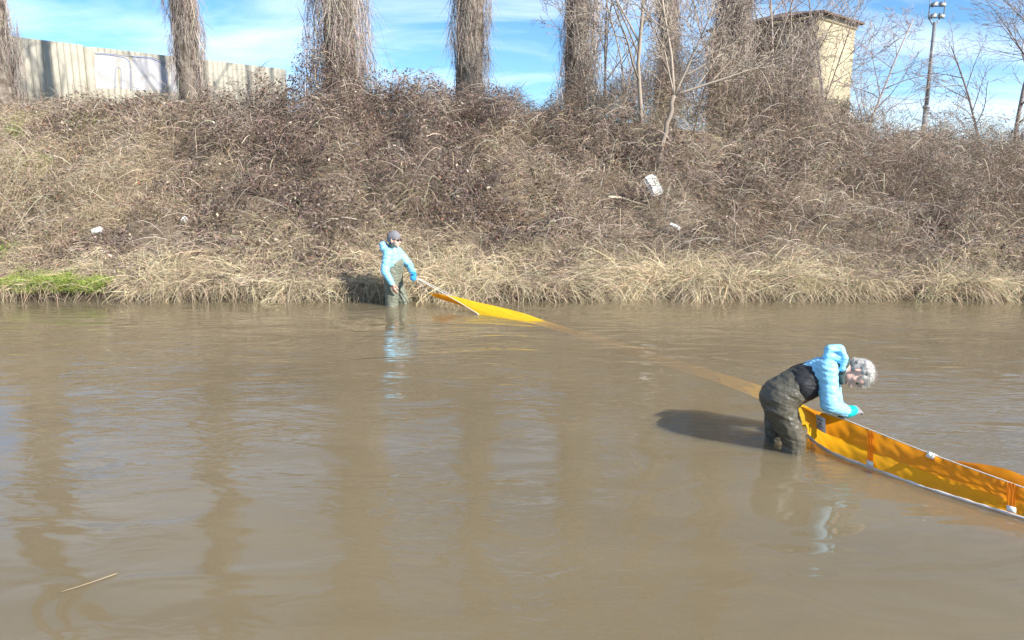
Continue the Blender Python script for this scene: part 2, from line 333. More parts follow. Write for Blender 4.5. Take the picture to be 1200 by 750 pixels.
lft = (sst(300, 120, pxx(x, y)) * sst(.35, .55, fbm(x * .7 + 13, y * .7 + 2)))[:, None] * .65; col = col * (1 - lft) + np.asarray(TAN) * lft
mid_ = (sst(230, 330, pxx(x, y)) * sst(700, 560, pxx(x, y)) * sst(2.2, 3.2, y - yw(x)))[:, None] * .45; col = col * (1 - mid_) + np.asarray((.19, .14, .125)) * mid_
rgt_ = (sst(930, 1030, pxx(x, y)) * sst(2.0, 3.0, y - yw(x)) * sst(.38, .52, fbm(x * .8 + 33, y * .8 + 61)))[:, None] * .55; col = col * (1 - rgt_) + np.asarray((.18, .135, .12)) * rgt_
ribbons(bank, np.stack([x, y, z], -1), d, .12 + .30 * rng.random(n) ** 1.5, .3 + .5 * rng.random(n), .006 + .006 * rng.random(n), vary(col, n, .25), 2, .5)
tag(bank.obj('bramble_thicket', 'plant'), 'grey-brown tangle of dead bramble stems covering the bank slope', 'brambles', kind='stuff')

lf = Acc(); n = 185000
def leafy(x, y):
    p = pxx(x, y); a = sst(.44, .56, fbm(x * .7 + 21, y * .7 + 77)); a = np.maximum(a, .8 * sst(200, 300, p) * sst(660, 560, p) * sst(1.8, 2.6, y - yw(x)) * sst(.36, .5, fbm(x * .9 + 2, y * .9))); return np.clip((.16 + .84 * a) * (1 - .85 * strawness(x, y)) * (1 - .35 * sst(640, 800, p)), 0, 1)
x, y = scatter(n, 13.2, 23.0, leafy); th = thick(x, y); z = ground(x, y) + th * .92 * rng.random(n) ** .5 + .02
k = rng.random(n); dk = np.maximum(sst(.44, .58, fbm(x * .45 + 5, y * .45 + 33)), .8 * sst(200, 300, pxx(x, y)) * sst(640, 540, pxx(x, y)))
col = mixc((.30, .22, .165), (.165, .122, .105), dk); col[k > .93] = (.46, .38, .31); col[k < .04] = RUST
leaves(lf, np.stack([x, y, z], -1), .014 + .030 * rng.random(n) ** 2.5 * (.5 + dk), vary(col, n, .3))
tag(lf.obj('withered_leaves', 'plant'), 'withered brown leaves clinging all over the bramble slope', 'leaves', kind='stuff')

gr = Acc()                                               # long pale grass in tussocks, combed over towards the river
def tussocks(m, per, y0, y1, prob, spread, len0, len1, dirf, colf, w=.0050, nseg=3, lift=.6):
    x, y = scatter(m, y0, y1, prob); sc_ = .5 + rng.random(m); d0 = dirf(x, y) + .75 * rng.normal(size=(m, 3)) * [1.2, .5, .3]; c0_ = colf(x, y) * (1 + .24 * rng.normal(size=(m, 1)).clip(-2, 2))
    i_ = np.repeat(np.arange(m), per); n = len(i_); xx = x[i_] + spread * sc_[i_] * rng.normal(size=n); yy = np.maximum(y[i_] + spread * sc_[i_] * rng.normal(size=n) * .8, yw(xx) + .0)
    z = ground(xx, yy) + thick(xx, yy) * lift * rng.random(n); L = (len0 + (len1 - len0) * rng.random(n) ** 1.3) * (.55 + .45 * sc_[i_])
    ribbons(gr, np.stack([xx, yy, z], -1), d0[i_] + .45 * rng.normal(size=(n, 3)), L, .3 + .7 * rng.random(n), w * (.8 + 1.0 * rng.random(n)), vary(c0_[i_], n, .14), nseg, .28)
def gdir(x, y):
    low = sst(2.6, .2, y - yw(x)); return np.stack([(fbm(x * .6 + 2, y * .6 + 40) - .5) * 7 + .4, -.5 - .5 * low, .62 - .40 * low], -1)
def gcol(x, y):
    low = sst(2.2, .2, y - yw(x)); return mixc(TAN, STRAW, np.clip(.1 + .7 * low * sst(-40, 180, pxx(x, y)) + .4 * rng.random(len(x)), 0, 1))
edge = lambda x, y: strawness(x, y) * (.12 + .88 * sst(.40, .58, fbm(x * 1.3, y * 1.3 + 14))) * (1 - .55 * green(x, y))
tussocks(2000, 36, 12.6, 22.5, edge, .14, .2, .70, gdir, gcol)
tussocks(560, 28, 12.75, 14.2, lambda x, y: sst(.45, .6, fbm(x * .8 + 50, y * .8)) * (1 - .9 * green(x, y)) * sst(1.3, .2, y - yw(x) + (fbm(x * .7 + 80, 2.2 + 0 * x) - .5) * 3.2), .13, .5, 1.15, lambda x, y: np.stack([(fbm(x * .5 + 22, y * .5) - .5) * 7 + .5, 0 * x - .35, 0 * x + .38], -1), gcol, .0056, 4)
n = 9000; x = (rng.random(n) * 2 - 1) * 12.5; y = yw(x) + .02 + .2 * rng.random(n) ** 2; z = ground(x, y) + .1 * rng.random(n)   # ragged fringe hanging over the edge
keep = (fbm(x * 1.6, 7.7 + 0 * x) > .44) & (rng.random(n) > .8 * green(x, y)); x, y, z = x[keep], y[keep], z[keep]; n = len(x)
d = np.stack([rng.normal(size=n) * 1.1 + .3, -.6 - .4 * rng.random(n), .25 + .4 * rng.random(n)], -1)
ribbons(gr, np.stack([x, y, z], -1), d, .15 + .45 * rng.random(n) ** 1.5, .7 + .6 * rng.random(n), .006 + .006 * rng.random(n), vary(mixc(BROWN, STRAW, rng.random(n)), n, .2), 3, .3)
tag(gr.obj('dry_grass', 'plant'), 'long pale straw-coloured dry grass combed over along the waterline', 'grass', kind='stuff')

gg = Acc(); n = 26000
x, y = scatter(n, 12.6, 21, green); z = ground(x, y) + thick(x, y) * .5 * rng.random(n)
d = np.stack([rng.normal(size=n) * .5, -.3 + .4 * rng.normal(size=n), np.full(n, .8)], -1)
ribbons(gg, np.stack([x, y, z], -1), d, .10 + .16 * rng.random(n), .5, .007 + .006 * rng.random(n), vary(mixc((.20, .30, .055), (.40, .43, .12), rng.random(n)), n, .18), 2, .3)
tag(gg.obj('green_grass', 'plant'), 'fresh green grass tufts at the water edge beside dry grass', 'grass', kind='stuff')

ca = Acc()                                              # long arching canes
n = 9000; x, y = scatter(n, 13.8, 22.5, lambda x, y: np.clip(thick(x, y) * .8 + .25 * sst(600, 800, pxx(x, y)), .04, 1)); z = ground(x, y) + thick(x, y) * (.3 + .7 * rng.random(n))
d = np.stack([rng.normal(size=n) * .9, -.4 + .6 * rng.normal(size=n), .5 + .6 * rng.random(n)], -1)
ribbons(ca, np.stack([x, y, z], -1), d, .35 + 1.2 * rng.random(n) ** 2.2, .5 + .6 * rng.random(n), .009 + .007 * rng.random(n), vary(mixc((.56, .48, .38), (.36, .29, .235), rng.random(n)), n, .2), 5, .35)
n = 300; x = -11.2 + .7 * rng.normal(size=n); y = 16.2 + .6 * rng.normal(size=n); z = ground(x, y) + .1           # leaning reeds by the left tree
ribbons(ca, np.stack([x, y, z], -1), np.stack([.25 * rng.normal(size=n) + .35, -.35 + .25 * rng.normal(size=n), np.ones(n)], -1), 1.0 + 1.0 * rng.random(n), .35, .008, vary((.52, .43, .28), n, .2), 5, .2)
n = 3400; x = (690 + 330 * rng.random(n) - 600) / F * 21.5; y = 20.0 + 2.6 * rng.random(n); z = ground(x, y) + thick(x, y) * .5      # upright tangle of fine whips round the saplings
ribbons(ca, np.stack([x, y, z], -1), np.stack([.45 * rng.normal(size=n), .3 * rng.normal(size=n), np.ones(n)], -1), .7 + 1.9 * rng.random(n) ** 1.6, .15 + .4 * rng.random(n), .009 + .006 * rng.random(n), vary(mixc((.46, .39, .32), (.28, .225, .19), rng.random(n)), n, .2), 5, .3)
tag(ca.obj('bramble_canes', 'plant'), 'long bare bramble canes arching out of the slope thicket', 'canes', kind='stuff')

# ------------------------------------------------------------------ trees
def grow(out, p, d, L, r, lvl, maxl, nch, spread, trop, jit=.12):
    ns = (7, 6, 5, 4, 3)[min(lvl, 4)]; pts = [np.array(p, float)]; dirs = []; d = np.array(d, float)
    for k in range(ns):
        d = d + rng.normal(size=3) * jit; d[2] += trop; d = d / np.linalg.norm(d); dirs.append(d.copy()); pts.append(pts[-1] + d * L / ns)
    out.append((lvl, np.array(pts), np.linspace(r, r * (.35 if lvl < maxl else .25), ns + 1)))
    if lvl >= maxl: return
    for c in range(nch[lvl]):
        t = .22 + .76 * (c + rng.random()) / nch[lvl]; k = min(int(t * ns), ns - 1); q = pts[k] + (pts[k + 1] - pts[k]) * (t * ns - k)
        ax = unit(np.cross(dirs[k], rng.normal(size=3))); a = R(spread) * (.7 + .6 * rng.random()); nd = dirs[k] * math.cos(a) + ax * math.sin(a)
        grow(out, q, nd, L * (.36 + .26 * rng.random()) * (1.15 - .6 * t), r * (1 - .6 * t) * .55, lvl + 1, maxl, nch, spread, trop, jit)
def branches(acc, out, col, minr=.0045):
    for lvl, pts, rad in out:
        r = np.maximum(rad, minr); tube(acc, pts, r, 6 if lvl == 0 else (4 if lvl == 1 else 3), np.asarray(col) * (.85 + .3 * rng.random()))

def poplar(px, py, Yd, width, lean, label, vine_w=1.0, fork=None, Htot=21, vines=5200, shade=1.0):
    b = PD(px, py, Yd); b[2] = ground(b[0], b[1]) - .15; root = empty('poplar_tree', b); base = b.copy()
    W = width / F * Yd * .5; r0 = W * .54
    zz = np.array([0, .3, 1, 2, 3.5, 5, 7, 9, 12, 15, Htot]); sh = np.array([1.35, 1.15, 1.0, .95, .95, .92, .85, .75, .55, .38, .08])
    wob = np.cumsum(rng.normal(size=(len(zz), 2)) * .05, 0); pts = np.stack([base[0] + lean * zz + wob[:, 0], base[1] + wob[:, 1], base[2] + zz], -1)
    a = Acc(); tube(a, resample_z(pts, 26), np.interp(np.linspace(0, Htot, 26), zz, sh) * r0, 12); tr = a.obj('trunk', 'bark', root, True, base)
    V = np.empty(len(tr.data.vertices) * 3, np.float32); tr.data.vertices.foreach_get('co', V); V = V.reshape(-1, 3); V[:, :2] *= (1 + .22 * (vnoise(V[:, 0] * 6 + V[:, 1] * 5, V[:, 2] * .9) - .5))[:, None]; tr.data.vertices.foreach_set('co', V.ravel())
    out = []
    for k in range(15):                              # ascending limbs, bare in winter
        t = 6.5 + (Htot - 8) * (k + rng.random()) / 15; q = np.array([np.interp(t, zz, pts[:, c]) for c in range(3)]); an = rng.random() * 6.28
        grow(out, q, (math.cos(an) * .55, math.sin(an) * .55, 1), 2.2 + 2.4 * rng.random(), .05, 1, 3, (0, 6, 5, 0), 34, .06)
    if fork:
        q = np.array([np.interp(fork[0], zz, pts[:, c]) for c in range(3)]); grow(out, q, (fork[1], 0, 1), 9, r0 * .6, 0, 2, (5, 5, 0), 30, .05, .04)
    a = Acc(); branches(a, out, (.24, .2, .17), .008); a.obj('crown', 'twig', root, False, base)
    v = Acc(); n = vines                              # dead creeper stems wrapped round the trunk and hanging from it in uneven curtains
    at_ = lambda t: np.stack([np.interp(t, zz, pts[:, c]) for c in range(3)], -1)
    cur = lambda an, t: np.clip(vnoise(np.cos(an) * 1.6 + px, np.sin(an) * 1.6 + t * .33) * 2.3 - .75, 0, 1)      # where the growth is thick
    t = rng.random(n * 2) ** .85 * 13; an = rng.random(n * 2) * 6.28; cu = cur(an, t); kp = rng.random(n * 2) < .16 + .84 * cu; t, an, cu = t[kp][:n], an[kp][:n], cu[kp][:n]; n = len(t)
    rr = np.interp(t, zz, sh) * r0; ra = rr * (1.0 + 1.25 * vine_w * cu * rng.random(n) ** .8); rt = at_(t) + np.stack([np.cos(an) * ra, np.sin(an) * ra, 0 * an], -1)
    wv = .22 * (vnoise(t * .8 + px, an * 2) - .5)
    d = np.stack([-np.cos(an) * .05 + wv + .17 * rng.normal(size=n), -np.sin(an) * .05 + .17 * rng.normal(size=n), np.where(rng.random(n) < .8, -1., 1.)], -1)
    tone = sst(.3, .7, vnoise(an * 2.3 + px, t * .25))
    ribbons(v, rt, d, .3 + 1.0 * rng.random(n) ** 1.8, 0.0, .009 + .014 * rng.random(n) ** 2, vary((mixc((.25, .205, .18), (.52, .445, .38), tone)) * shade, n, .22), 4, .22)
    n2 = int(n * .75); t = rng.random(n2) * 12; an = rng.random(n2) * 6.28; cu = cur(an, t); rr = np.interp(t, zz, sh) * r0
    ra = rr * (1.0 + 1.3 * vine_w * cu * rng.random(n2)); rt = at_(t) + np.stack([np.cos(an) * ra, np.sin(an) * ra, 0 * an], -1)
    ribbons(v, rt, rng.normal(size=(n2, 3)) + np.stack([np.cos(an), np.sin(an), -.4 + 0 * an], -1) * .45, (.15 + .60 * rng.random(n2) ** 2 * vine_w) * (.4 + cu), .8, .007, vary((.40, .335, .29), n2, .25), 4, .5)
    m3 = 64; t = 1.5 + rng.random(m3) * 9; an = rng.random(m3) * 6.28; i3 = np.repeat(np.arange(m3), 26); k3 = len(i3)      # loose bunches hanging clear of the stem
    rr = np.interp(t, zz, sh)[i3] * r0 * (1.2 + .8 * vine_w * rng.random(m3)[i3] + .15 * rng.random(k3)); a3 = an[i3] + .25 * rng.normal(size=k3)
    ribbons(v, at_(t)[i3] + np.stack([np.cos(a3) * rr, np.sin(a3) * rr, .2 * rng.normal(size=k3)], -1), np.stack([.18 * rng.normal(size=k3), .18 * rng.normal(size=k3), -np.ones(k3)], -1), .3 + 1.1 * rng.random(k3), 0.0, .008, vary((.34, .29, .255), k3, .25), 4, .2)
    n3_ = int(n * .30); t = rng.random(n3_ * 2) * 11; an = rng.random(n3_ * 2) * 6.28; cu = cur(an, t); kp = rng.random(n3_ * 2) < cu; t, an, cu = t[kp][:n3_], an[kp][:n3_], cu[kp][:n3_]; n3_ = len(t); ra = np.interp(t, zz, sh) * r0 * (1.0 + .8 * vine_w * cu * rng.random(n3_))
    leaves(v, at_(t) + np.stack([np.cos(an) * ra, np.sin(an) * ra, 0 * an], -1), .02 + .02 * rng.random(n3_), vary((.25, .205, .185), n3_, .28))
    o = v.obj('climbing_vine', 'plant', root, False, base); o['kind'] = 'stuff'
    tag(root, label, 'tree', 'ivy-wrapped poplars on top of the bank'); return root
def resample_z(p, n):
    t = np.linspace(0, p[-1, 2] - p[0, 2], n); z = p[:, 2] - p[0, 2]; return np.stack([np.interp(t, z, p[:, k]) for k in range(3)], 1)

poplar(4, 118, 21.5, 62, -.01, 'thick poplar wrapped in dry creeper at the near end of the concrete wall', .6, vines=5000)
poplar(230, 128, 22.0, 46, -.005, 'poplar with hanging dead creeper standing before the graffiti on the concrete wall', .9, vines=5600)
poplar(402, 150, 21.0, 66, .0, 'broadest poplar, smothered in a shaggy skirt of dead creeper and with two stems', 1.6, fork=(2.2, -.16), vines=9000)
poplar(548, 114, 24.0, 56, .03, 'lone poplar flaring upwards, blue sky on both sides', .8, vines=5200)
poplar(674, 122, 24.0, 46, .01, 'creeper-clad poplar with loose strands hanging beside open sky, next to the thin saplings', 1.1, fork=(3.4, .10), vines=5600)
poplar(776, 130, 24.5, 34, .01, 'slim creeper-covered poplar directly behind the forked sapling', .7, vines=4200)
poplar(838, 130, 25.5, 30, .015, 'dark slim poplar between the forked sapling and a leaning poplar', .8, vines=3800, shade=.8)
poplar(862, 130, 24.0, 40, .035, 'creeper-covered poplar leaning towards the yellow tower', .8, vines=4800)

def bare_tree(name, px, py, Yd, H, r, lean, label, nch=(9, 6, 4, 0), spread=38, trop=.03, col=(.36, .31, .26), stems=1, group=None, cat='tree', multi=None):
    b = PD(px, py, Yd); b[2] = ground(b[0], b[1]) - .1; root = empty(name, b); out = []
    for k in range(stems):
        dx = lean if stems == 1 else lean + (k - (stems - 1) / 2) * .28
        grow(out, b, (dx, rng.normal() * .06, 1), H * (1 - .12 * k), r * (1 - .12 * k), 0, 3, nch, spread, trop, .07)
    tk = [o for o in out if o[0] == 0]; cr_ = [o for o in out if o[0] > 0]
    for q in tk: a = Acc(); branches(a, [q], np.asarray(col) * 1.05, .01); a.obj('trunk', 'twig', root, True, b)
    a = Acc(); branches(a, cr_, col, .0055); a.obj('crown', 'twig', root, False, b)
    tag(root, label, cat, group); return root
PALE = (.40, .345, .285)
# forked sapling in front of the poplars
b = hit(768, 212); root = empty('forked_sapling', b); fk = PD(790, 112, b[1] + .2)
def seg(pts, r0, r1, nm):
    a = Acc(); p = resample(np.array(pts), 14); p[1:-1] += rng.normal(size=(12, 3)) * .012; tube(a, p, np.linspace(r0, r1, 14), 7, PALE); return a.obj(nm, 'twig', root, True, b)
PALE = (.25, .205, .165)
seg([b - [0, 0, .15], PD(776, 170, b[1] + .1), fk], .062, .050, 'trunk')
a = Acc(); out = []
for tip, r in (((797, -60), .038), ((842, 8), .034), ((905, 62), .032), ((775, 20), .022)):
    e = PD(*tip, b[1] + .2 + rng.normal() * .3); dd = e - fk; L = np.linalg.norm(dd); grow(out, fk - unit(dd) * .03, dd / L, L, r, 0, 3, (9, 6, 4, 0), 36, .015, .045)
branches(a, out, (.38, .32, .26), .006); a.obj('crown', 'twig', root, True, b); tag(root, 'pale bare sapling forking into wide arms above the white litter', 'tree')
PALE = (.32, .27, .22)
bare_tree('bare_sapling', 752, 195, 19.5, 6.5, .06, -.02, 'straight slender bare sapling left of the forked one', (12, 6, 4, 0), 36, .02, PALE)
bare_tree('bare_sapling', 733, 190, 20.5, 4.2, .03, -.18, 'thin pale sapling bending away from the straight slender one', (9, 5, 3, 0), 36, .02, PALE)
bare_tree('bare_sapling', 708, 140, 22.0, 5.0, .045, .0, 'dark thin sapling between the loose-stranded poplar and the slender sapling', (10, 6, 4, 0), 34, .02, (.27, .23, .21))
bare_tree('bare_sapling', 905, 160, 21.5, 5.2, .05, .02, 'bare twiggy sapling in front of the shaded tower face', (14, 8, 5, 0), 46, .015, (.35, .29, .25))
bare_tree('bare_sapling', 968, 160, 22.5, 5.0, .045, .12, 'bare twiggy sapling reaching across the sunlit tower face', (14, 8, 5, 0), 50, .01, (.30, .25, .23))
bare_tree('bare_sapling', 1003, 165, 23.0, 4.6, .04, .12, 'low bare sapling fanning out beyond the tower corner', (14, 8, 5, 0), 55, .0, (.34, .28, .26))
for q_, (px_, py_, yd_, h_, ln_, what) in enumerate(((690, 150, 21.0, 3.6, -.10, 'thin bare whip beside the loose-stranded poplar'), (726, 170, 20.3, 5.4, .06, 'thin bare whip between the dark sapling and the straight slender one'), (812, 160, 21.3, 5.0, .05, 'bare whip rising between the slim poplar and the dark slim poplar'),
        (850, 165, 20.8, 4.4, -.08, 'twiggy bare whip at the foot of the leaning poplar'), (884, 165, 21.0, 5.6, .10, 'twiggy bare whip between the leaning poplar and the tower'), (930, 165, 21.8, 5.4, -.05, 'twiggy bare whip against the middle of the shaded tower face'), (950, 165, 22.2, 4.6, .16, 'bare whip bending past the tower corner'))):
    bare_tree('bare_sapling', px_, py_, yd_, h_, .030, ln_, what, (10, 6, 4, 0), 40, .015, (.34, .28, .235), group='bare saplings around the tower')
bare_tree('bare_tree', 1188, 172, 30.0, 7.2, .09, .02, 'tall bare tree with an open crown beyond the floodlight mast', (14, 8, 5, 0), 46, .02, (.24, .20, .19))
bare_tree('bare_tree', 1160, 172, 31.0, 5.2, .06, -.22, 'small spreading bare tree leaning towards the floodlight mast', (12, 7, 5, 0), 46, .015, (.27, .22, .21))
bare_tree('bare_tree', 1205, 172, 29.0, 7.5, .07, .06, 'bare tree crowding the tall open-crowned one', (12, 8, 5, 0), 42, .02, (.24, .20, .19))
bare_tree('bare_shrub', 1098, 172, 27.0, 1.9, .03, .25, 'short crooked bare shrub at the foot of the floodlight mast', (9, 6, 3, 0), 40, .02, (.26, .21, .19), cat='shrub')

# ------------------------------------------------------------------ concrete wall
wa = PD(-40, 100, 29.9); wb = PD(335, 100, 40.2); wa[2] = wb[2] = 0; du = (wb - wa); WL = np.linalg.norm(du); du /= WL; dn = np.array([du[1], -du[0], 0]); ZT = 7.62; Z0 = 3.2
root = empty('concrete_wall', (wa[0], wa[1], Z0)); rt = np.array([wa[0], wa[1], Z0])
rotw = np.stack([du, -dn, [0, 0, 1]], 1)
def wall_t(px):                                       # distance along the wall seen at a pixel column
    d = ray(px, 60); A = np.array([[du[0], -d[0]], [du[1], -d[1]]]); return np.linalg.solve(A, -wa[:2])[0]
t_post = wall_t(102); bays = [(0, t_post - .16, 0.03), (t_post + .16, wall_t(222), 0.0), (wall_t(222) + .3, WL, .02)]
for t0, t1, dz in bays:
    a = Acc(); nb = max(2, round((t1 - t0) / .25)); st = (t1 - t0) / nb
    box(a, wa + du * (t0 + t1) / 2 + dn * -.03 + [0, 0, (Z0 + ZT + dz) / 2 - .006], ((t1 - t0) / 2, .05, (ZT + dz - Z0) / 2 - .006), rotw)
    for k in range(nb):
        box(a, wa + du * (t0 + st * (k + .5)) + dn * (.045 + .004 * rng.random()) + [0, 0, (Z0 + ZT + dz) / 2], (st / 2 - .007, .035, (ZT + dz - Z0) / 2), rotw)
    a.obj('panel', 'concrete', root, False, rt)
for tp in (t_post, wall_t(222) + .15):
    a = Acc(); box(a, wa + du * tp + dn * .06 + [0, 0, (Z0 + ZT) / 2 - .04], (.155, .14, (ZT - Z0) / 2 - .01), rotw); a.obj('post', 'concrete', root, False, rt)
def on_wall(px, py, off):
    d = ray(px, py); A = np.array([[du[0], -d[0]], [du[1], -d[1]]]); s = np.linalg.solve(A, -(wa[:2] + dn[:2] * off)); return np.array([0, 0, CAMH]) + d * s[1]
def graffiti(name, poly, m, off, thickn=.006):
    pts = [on_wall(x, y, off) for x, y in poly]; k = len(pts); V = np.array(pts + [p - dn * thickn for p in pts]); c = V[:k].mean(0)
    bm = bpy.data.meshes.new(name); bm.from_pydata([tuple(v - rt) for v in V], [], [list(range(k)), list(range(2 * k - 1, k - 1, -1))] + [[i_, (i_ + 1) % k, k + (i_ + 1) % k, k + i_] for i_ in range(k)]); return link(name, bm, m, root)
for qd in ([(111, 64), (134, 66), (134, 104), (111, 104)], [(134.1, 66), (151, 69), (152, 77), (134.1, 76)], [(143, 77.2), (152, 77.2), (152, 104), (143, 104)],
           [(155, 67), (176, 69), (176, 106), (155, 106)], [(176.1, 69), (190, 73), (196, 82), (195, 98), (188, 106), (176.1, 106)], [(199, 75), (214, 76), (214, 108), (199, 108)]):
    graffiti('graffiti_letter', qd, 'paint_white', .0860)
def stroke(px_pts, w, m, off):
    a = Acc(); p = np.array([on_wall(x, y, off) for x, y in px_pts]); tube(a, resample(p, 24), w, 5); a.obj('graffiti_outline', m, root, False, rt)
stroke([(112, 63), (128, 64), (150, 68), (153, 76), (153, 106)], .022, 'paint_blue', .085); stroke([(154, 66), (176, 68), (190, 73), (197, 84), (195, 100), (188, 108)], .028, 'paint_blue', .085)
stroke([(135, 103), (135, 79), (139, 77.5), (142, 80), (142, 104)], .018, 'paint_blue', .087); stroke([(110, 62), (128, 62.5), (151, 66), (175, 66), (192, 71), (200, 80)], .018, 'paint_white', .085)
tag(root, 'weathered concrete panel wall with white and blue graffiti between ivy-wrapped poplars', 'wall')

# ------------------------------------------------------------------ tower
tc_ = PD(961, 30, 38.5); yaw = R(48); ux = np.array([-math.cos(yaw), math.sin(yaw), 0]); uy = np.array([math.sin(yaw), math.cos(yaw), 0]); S1, S2 = 6.0, 3.9; ZR = 10.0; ZB = 2.6
c0 = np.array([tc_[0], tc_[1], 0]); ctr = c0 + ux * S1 / 2 + uy * S2 / 2; rott = np.stack([-ux, uy, [0, 0, 1]], 1)
root = empty('brick_tower', (ctr[0], ctr[1], ZB)); rt = np.array([ctr[0], ctr[1], ZB])
a = Acc(); box(a, ctr + [0, 0, (ZR + ZB) / 2], (S1 / 2, S2 / 2, (ZR - ZB) / 2), rott); a.obj('wall', 'plaster', root, False, rt)
e = .34; V = []; 
for sx, sy in ((-1, -1), (1, -1), (1, 1), (-1, 1)): V.append(ctr + rott @ np.array([sx * (S1 / 2 + e), sy * (S2 / 2 + e), 0]) + [0, 0, ZR + .003])
V += [p + np.array([0, 0, .10]) for p in V[:4]]; V.append(ctr + [0, 0, ZR + .8])
bm = bpy.data.meshes.new('roof'); bm.from_pydata([tuple(p - rt) for p in V], [], [(3, 2, 1, 0), (0, 1, 5, 4), (1, 2, 6, 5), (2, 3, 7, 6), (3, 0, 4, 7), (4, 5, 8), (5, 6, 8), (6, 7, 8), (7, 4, 8)]); roof = link('roof', bm, 'roof', root)
a = Acc()
for z in (ZR - .14, ): box(a, ctr + [0, 0, z], (S1 / 2 + .07, S2 / 2 + .07, .10), rott)
a.obj('cornice', 'plaster', root, False, rt)
a = Acc()                                              # narrow shuttered opening on the shaded face
pc = c0 + ux * S1 * .5 - uy * .02 + [0, 0, 7.6]; box(a, pc, (.35, .05, .55), rott); a.obj('window', 'roof', root, False, rt)
v = Acc(); n = 20000                                   # dead creeper over the shaded face
uu = rng.random(n); hh = rng.random(n) ** .9; keep = hh < .72 + .5 * fbm(uu * 6, 3 + 0 * uu) ; uu, hh = uu[keep], hh[keep]; n = len(uu)
p = c0[None] + ux[None] * (uu * S1)[:, None] - uy[None] * (.02 + .3 * rng.random(n) ** 2)[:, None]; p[:, 2] = ZB + hh * (ZR - ZB)
ribbons(v, p, np.stack([.5 * rng.normal(size=n), .3 * rng.normal(size=n), -.4 + .9 * rng.normal(size=n)], -1), .3 + .6 * rng.random(n), .3, .014 + .012 * rng.random(n), vary((.27, .22, .185), n, .25), 3, .4)
n = 2600; uu = rng.random(n); hh = rng.random(n) ** 1.6 * .62; p = c0[None] + uy[None] * (uu * S2)[:, None] + (-ux)[None] * (.02 + .2 * rng.random(n))[:, None]; p[:, 2] = ZB + hh * (ZR - ZB) * (.6 + .5 * fbm(uu * 5, 9 + 0 * uu))
leaves(v, p, .06 + .05 * rng.random(n), vary((.16, .145, .11), n, .3))
o = v.obj('climbing_vine', 'plant', root, False, rt); o['kind'] = 'stuff'
tag(root, 'tall pale yellow utility tower with dark overhanging roof behind bare branches', 'tower')

# ------------------------------------------------------------------ floodlight mast
b = PD(1081, 170, 42.0); top = PD(1098.5, 26, 42.0); b[2] = ground(b[0], b[1]) - .2; top[0] = b[0] + .10; H = top[2] - b[2]
root = empty('floodlight_mast', b)
a = Acc(); tube(a, [b, b + [0, 0, H * .45]], np.array([.17, .14]), 10); a.obj('pole', 'steel', root, True, b)
a = Acc(); tube(a, [b + [0, 0, H * .45], b + [.0, 0, H]], np.array([.115, .09]), 10); a.obj('pole', 'steel', root, True, b)
a = Acc(); tube(a, [b + [0, 0, H * .44], b + [0, 0, H * .46]], .19, 10); a.obj('collar', 'steel', root, True, b)
a = Acc()
for k in (0, 1, 2): tube(a, [b + [-.36, 0, H + .22 + k * .58], b + [.44, 0, H + .22 + k * .58]], .028, 6)
for q_ in (-.36, .44): tube(a, [b + [q_, 0, H + .18], b + [q_, 0, H + 1.40]], .028, 6)
tube(a, [b + [0, 0, H - .25], b + [-.36, 0, H + .22]], .035, 6); tube(a, [b + [0, 0, H - .25], b + [.25, 0, H + .22]], .035, 6); a.obj('frame', 'steel', root, False, b)
for k in (0, 1):
    for q_ in (-.16, .28):
        ry = Matrix.Rotation(R(-25 + 40 * (q_ > 0)), 3, 'Y') @ Matrix.Rotation(R(35), 3, 'X'); a = Acc(); c = b + [q_, -.08, H + .31 + k * .58]
        box(a, c, (.16, .07, .09), ry); f = a.obj('floodlight', 'steel', root, False, b)
        a = Acc(); box(a, c + np.array(ry @ Vector((0, -.075, 0))), (.13, .006, .07), ry); a.obj('lamp_glass', 'lamp', f, False, b)
tag(root, 'tall steel floodlight mast with a frame of lamps beyond the brambles', 'mast')

# ------------------------------------------------------------------ litter, branch, stone, floating stem
def slab(name, px, py, half, rot, m, label, cat, lift=.12):
    p = hit(px, py, lift * .6); r3 = Matrix.Rotation(R(rot[2]), 3, 'Z') @ Matrix.Rotation(R(rot[0]), 3, 'X') @ Matrix.Rotation(R(rot[1]), 3, 'Y')
    import bmesh
    bm = bmesh.new(); bmesh.ops.create_cube(bm, size=1); bmesh.ops.scale(bm, vec=[2 * c for c in half], verts=bm.verts)
    bmesh.ops.bevel(bm, geom=bm.edges[:], offset=min(half) * .4, segments=2, affect='EDGES'); bmesh.ops.subdivide_edges(bm, edges=bm.edges[:], cuts=1)
    for v_ in bm.verts: v_.co += Vector(rng.normal(size=3)) * min(half) * .08
    me = bpy.data.meshes.new(name); bm.to_mesh(me); bm.free(); o = link(name, me, m); o.matrix_world = Matrix.Translation(Vector(p) + Vector((0, -.05, lift))) @ r3.to_4x4(); tag(o, label, cat); return o
slab('plastic_canister', 765, 229, (.13, .09, .235), (-22, -26, 0), 'white', 'white plastic canister stuck upright at the foot of the forked sapling', 'litter', .20)
slab('plastic_scrap', 790, 271, (.05, .03, .12), (-50, -48, 0), 'white', 'small white plastic scrap lying downhill of the white canister', 'litter', .10)
slab('plastic_scrap', 116, 276, (.10, .04, .05), (-30, -20, 0), 'white', 'white plastic scrap on the brown slope above the green grass', 'litter', .10)
slab('paper_scrap', 218, 264, (.06, .03, .06), (-30, 20, 0), 'white', 'small crumpled white scrap among the brown brambles above the pale grass', 'litter', .12)
slab('stone', 553, 120, (.20, .12, .10), (0, 10, 20), 'concrete', 'pale stone at the foot of the lone flaring poplar', 'stone', .1)
